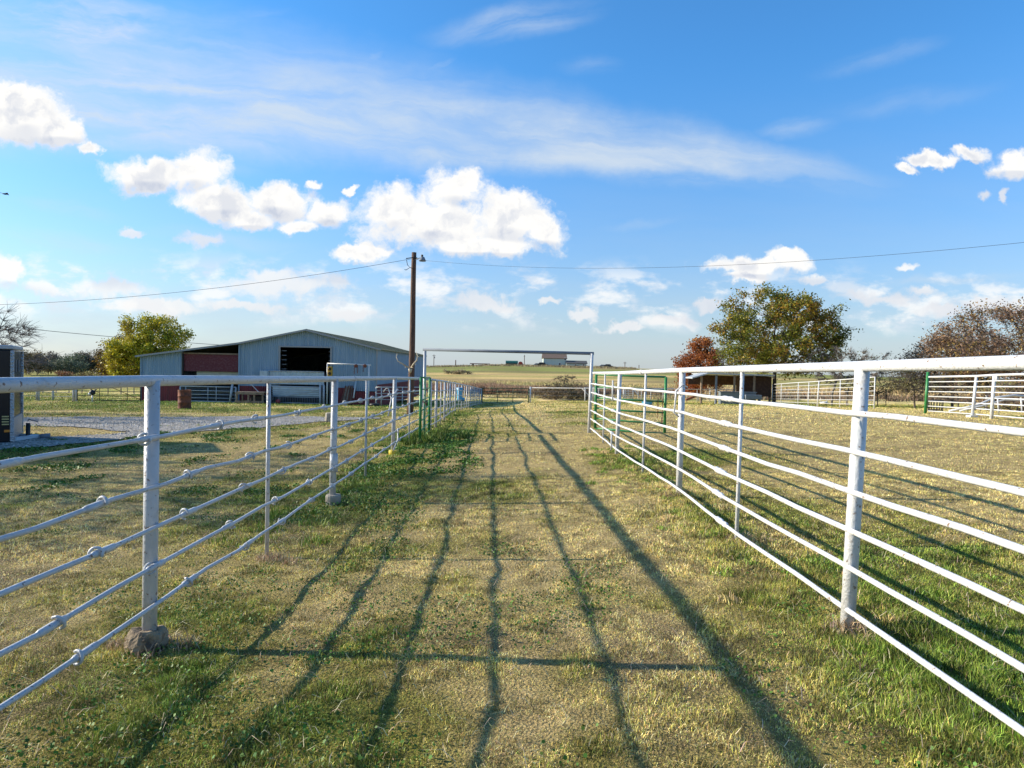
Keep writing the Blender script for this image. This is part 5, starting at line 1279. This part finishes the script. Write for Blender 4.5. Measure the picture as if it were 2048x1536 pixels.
tree('brown_tree', 'wide brown nearly bare tree at the right edge behind the pipe fence', gb(2050, 48), 7.4, (6.9, 5.5, 3.0), PUR, 26000, .09, 13, n_att=600, step=.36, tip=.012, spread=.30, cz=4.3, extra=5000, lump=.30, flat=-.8)
tree('brown_tree', 'lower brown nearly bare tree at the left end of the brown trees on the right', gb(1905, 54), 5.9, (4.2, 4.0, 2.5), PUR, 12000, .09, 14, n_att=420, step=.34, tip=.011, spread=.28, cz=3.4, extra=4000, lump=.30, flat=-.85)
tree('brown_tree', 'brown tree out at the far right, its low limbs over the pipe fence', gb(2230, 44), 8.2, (5.5, 5.0, 3.6), PUR, 16000, .10, 15, n_att=360, step=.45, spread=.30, cz=5.0, extra=2500)
tree('bare_tree', 'bare grey tree with a white painted trunk foot behind the pen fence', gb(1664, 52), 4.4, (3.4, 2.2, 1.7), OAK, 260, .07, 16, n_att=240, step=.28, tip=.012, bark=BARKL, cz=3.0, extra=3200, trunk_h=.9, lump=.3, off=(.9, 0))
tree('pruned_tree', 'small pruned tree with a pale trunk beside the bare grey tree', gb(1694, 52), 2.2, (1.2, 1.0, .8), OAK, 120, .05, 17, n_att=50, step=.22, tip=.022, bark=BARKL, cz=1.5, extra=120, trunk_h=.6)
tree('young_tree', 'young yellowish tree with a slim trunk left of the dark spreading tree', gb(1755, 56), 2.3, (1.3, 1.2, .8), [(.22, .15, .05), (.18, .14, .05), (.12, .10, .04)], 700, .06, 18, n_att=90, step=.20, tip=.009, cz=1.5, extra=500, trunk_h=.7)
tree('young_tree', 'slim leafless sapling just right of the young yellowish tree', gb(1772, 58), 1.8, (.6, .6, .7), OAK, 60, .05, 27, n_att=40, step=.18, tip=.009, cz=1.2, extra=160, trunk_h=.5)
tree('spreading_tree', 'small dark spreading tree with forked trunk left of the green end post', gb(1830, 46), 2.2, (1.9, 1.5, 1.0), [(.10, .085, .035), (.15, .12, .04), (.07, .06, .03)], 2200, .06, 19, n_att=170, step=.20, tip=.011, cz=1.55, extra=900, trunk_h=.45, flat=-.5)
tree('thorny_shrub', 'bare brown shrub seen through the right pipe fence', gb(1916, 42), 1.5, (1.3, 1.0, .75), PUR, 300, .05, 20, n_att=150, step=.16, tip=.008, cz=.9, extra=1200, trunk_h=.15, cat='shrub')
tree('thorny_shrub', 'dark brush clump at the right edge behind the pipe arch', gb(2035, 38), 1.6, (2.6, 1.2, .95), PUR, 2500, .07, 21, n_att=220, step=.2, tip=.010, cz=.8, extra=1500, trunk_h=.15, cat='shrub', flat=-.9)
YG = [(.33, .32, .022), (.46, .40, .025), (.23, .26, .025), (.52, .43, .03), (.30, .25, .03)]
tree('yellow_tree', 'large yellow green tree behind the left corner of the barn', gb(306, 108), 11.6, (5.6, 5.2, 5.5), YG, 21000, .19, 22, n_att=380, step=.6, tip=.02, spread=.50, cz=6.0, flat=-.98, lump=.28)
tree('yellow_tree', 'lower yellow green tree joined to the left side of the large one', gb(262, 104), 8.3, (4.0, 4.0, 4.2), YG, 15000, .18, 23, n_att=260, step=.55, tip=.02, spread=.46, cz=4.2, flat=-.98, lump=.28)
tree('orange_tree', 'orange brown tree at the left end of the yellow green trees', gb(228, 118), 7.9, (3.2, 3.2, 3.8), [(.22, .13, .03), (.16, .12, .03), (.10, .09, .03), (.13, .08, .03)], 9000, .18, 24, n_att=200, step=.5, spread=.45, cz=4.2, flat=-.95)
tree('bare_tree', 'leafless grey tree reaching in from the left edge above the trailer', gb(-190, 24, 900), 5.2, (4.5, 4.0, 2.1), OAK, 0, .1, 25, n_att=520, step=.36, tip=.0065, bark=BARKL, cz=2.5, extra=4600, trunk_h=1.6, lump=.3)
tree('bare_tree', 'leafless tree outside the left edge whose shade streaks the near lawn', (-17.5, 11.5, g1(-17.5, 11.5)), 7.0, (4.6, 4.2, 3.0), OAK, 3500, .06, 26, n_att=420, step=.42, tip=.012, bark=BARKL, cz=4.3, extra=2500, trunk_h=1.6, lump=.3)
# bushes beyond the far gate
BR = [(.10, .075, .05), (.16, .12, .07), (.20, .15, .09), (.09, .085, .04)]
tree('brush_clump', 'dark thorny brush clump behind the white rail fence at the lane end', gb(1142, 78), 1.9, (3.3, 2.0, 1.0), BR, 5000, .09, 31, n_att=200, step=.3, tip=.012, cz=.9, trunk_h=.2, flat=-.95, cat='bush', extra=1200)
tree('thorny_shrub', 'flat-topped bare shrub rising above the brush at the lane end', gb(1128, 88), 3.0, (1.5, 1.0, .5), BR, 300, .05, 32, n_att=70, step=.28, tip=.008, cz=2.4, trunk_h=1.0, cat='shrub', extra=900)
tree('brush_clump', 'grey-brown brush clump left of the dark clump behind the rail fence', gb(1098, 82), 1.3, (2.4, 1.4, .7), BR[1:3] + [(.2, .17, .11)], 1800, .08, 33, n_att=120, step=.3, cz=.6, trunk_h=.2, flat=-.95, cat='bush', extra=800)
tree('brush_clump', 'low brown bush patch out on the far hillside pasture', gb(915, 215), 1.2, (5, 3, .8), [(.30, .25, .15), (.24, .20, .11)] + [(.2, .17, .11)], 1500, .22, 34, n_att=90, step=.7, cz=.8, trunk_h=.2, flat=-.95, cat='bush')
# far treeline on the left
pal = [[(.15, .13, .06), (.11, .10, .06), (.20, .15, .06)], [(.10, .13, .08), (.14, .17, .11), (.08, .10, .065)], [(.17, .15, .12), (.13, .12, .09), (.21, .17, .11)]]
specs = [(-150, 195, 7.5, 0), (-60, 200, 8.0, 1), (20, 190, 7.4, 0), (52, 186, 7.8, 0), (74, 196, 7.0, 0), (96, 205, 6.3, 2), (116, 208, 6.9, 1), (134, 190, 6.6, 1), (150, 200, 7.3, 1), (166, 204, 7.6, 2), (184, 210, 7.5, 2), (201, 206, 6.4, 0), (218, 215, 6.0, 2), (240, 225, 6.0, 0), (330, 230, 6.5, 1), (380, 235, 6.0, 2)]
labs = ['brown-green oak of the far left treeline hidden behind the trailer', 'dark oak of the far treeline behind the trailer front', 'brown-green oak of the far treeline seen over the trailer nose', 'tall brown oak just right of the trailer in the far treeline',
        'olive brown tree second right of the trailer in the far treeline', 'short grey-brown tree where the far treeline dips', 'dark green tree right of the dip in the far treeline', 'blue-green round tree standing forward of the far treeline', 'dark green tree directly behind the blue-green round one',
        'grey-brown tree right of the blue-green round tree in the far treeline', 'grey-brown tree left of the orange tree in the far treeline', 'low olive tree at the foot of the orange tree', 'small grey-brown tree behind the orange tree', 'small olive tree hidden behind the yellow green trees',
        'dark tree glimpsed behind the large yellow green tree', 'small grey tree behind the barn left roof edge']
for k, ((px, Y, h, c), lab) in enumerate(zip(specs, labs)):
    w = random.uniform(2.6, 4.2); h *= random.uniform(.78, .98)
    tree('treeline_oak', lab, gb(px, Y), h, (w, w, h * .46), pal[c], 3600, .22, 40 + k, n_att=110, step=.8, tip=.03, spread=.62, cz=h * .56, flat=-.9, lump=.3, group='trees of the far left treeline')
q = gb(130, 170)
tree('rust_bush', 'small rust orange bush in front of the far left treeline', q, 1.6, (2.4, 1.5, .8), [(.25, .11, .05), (.18, .09, .05)], 700, .16, 60, n_att=60, step=.4, cz=.8, trunk_h=.2, cat='bush')
tree('rust_bush', 'olive brown bush left of the yellow green trees by the paddock', gb(180, 120), 2.2, (2.6, 1.6, 1.1), [(.14, .11, .04), (.10, .085, .04)], 1500, .14, 61, n_att=60, step=.4, cz=1.1, trunk_h=.2, cat='bush', flat=-.9)
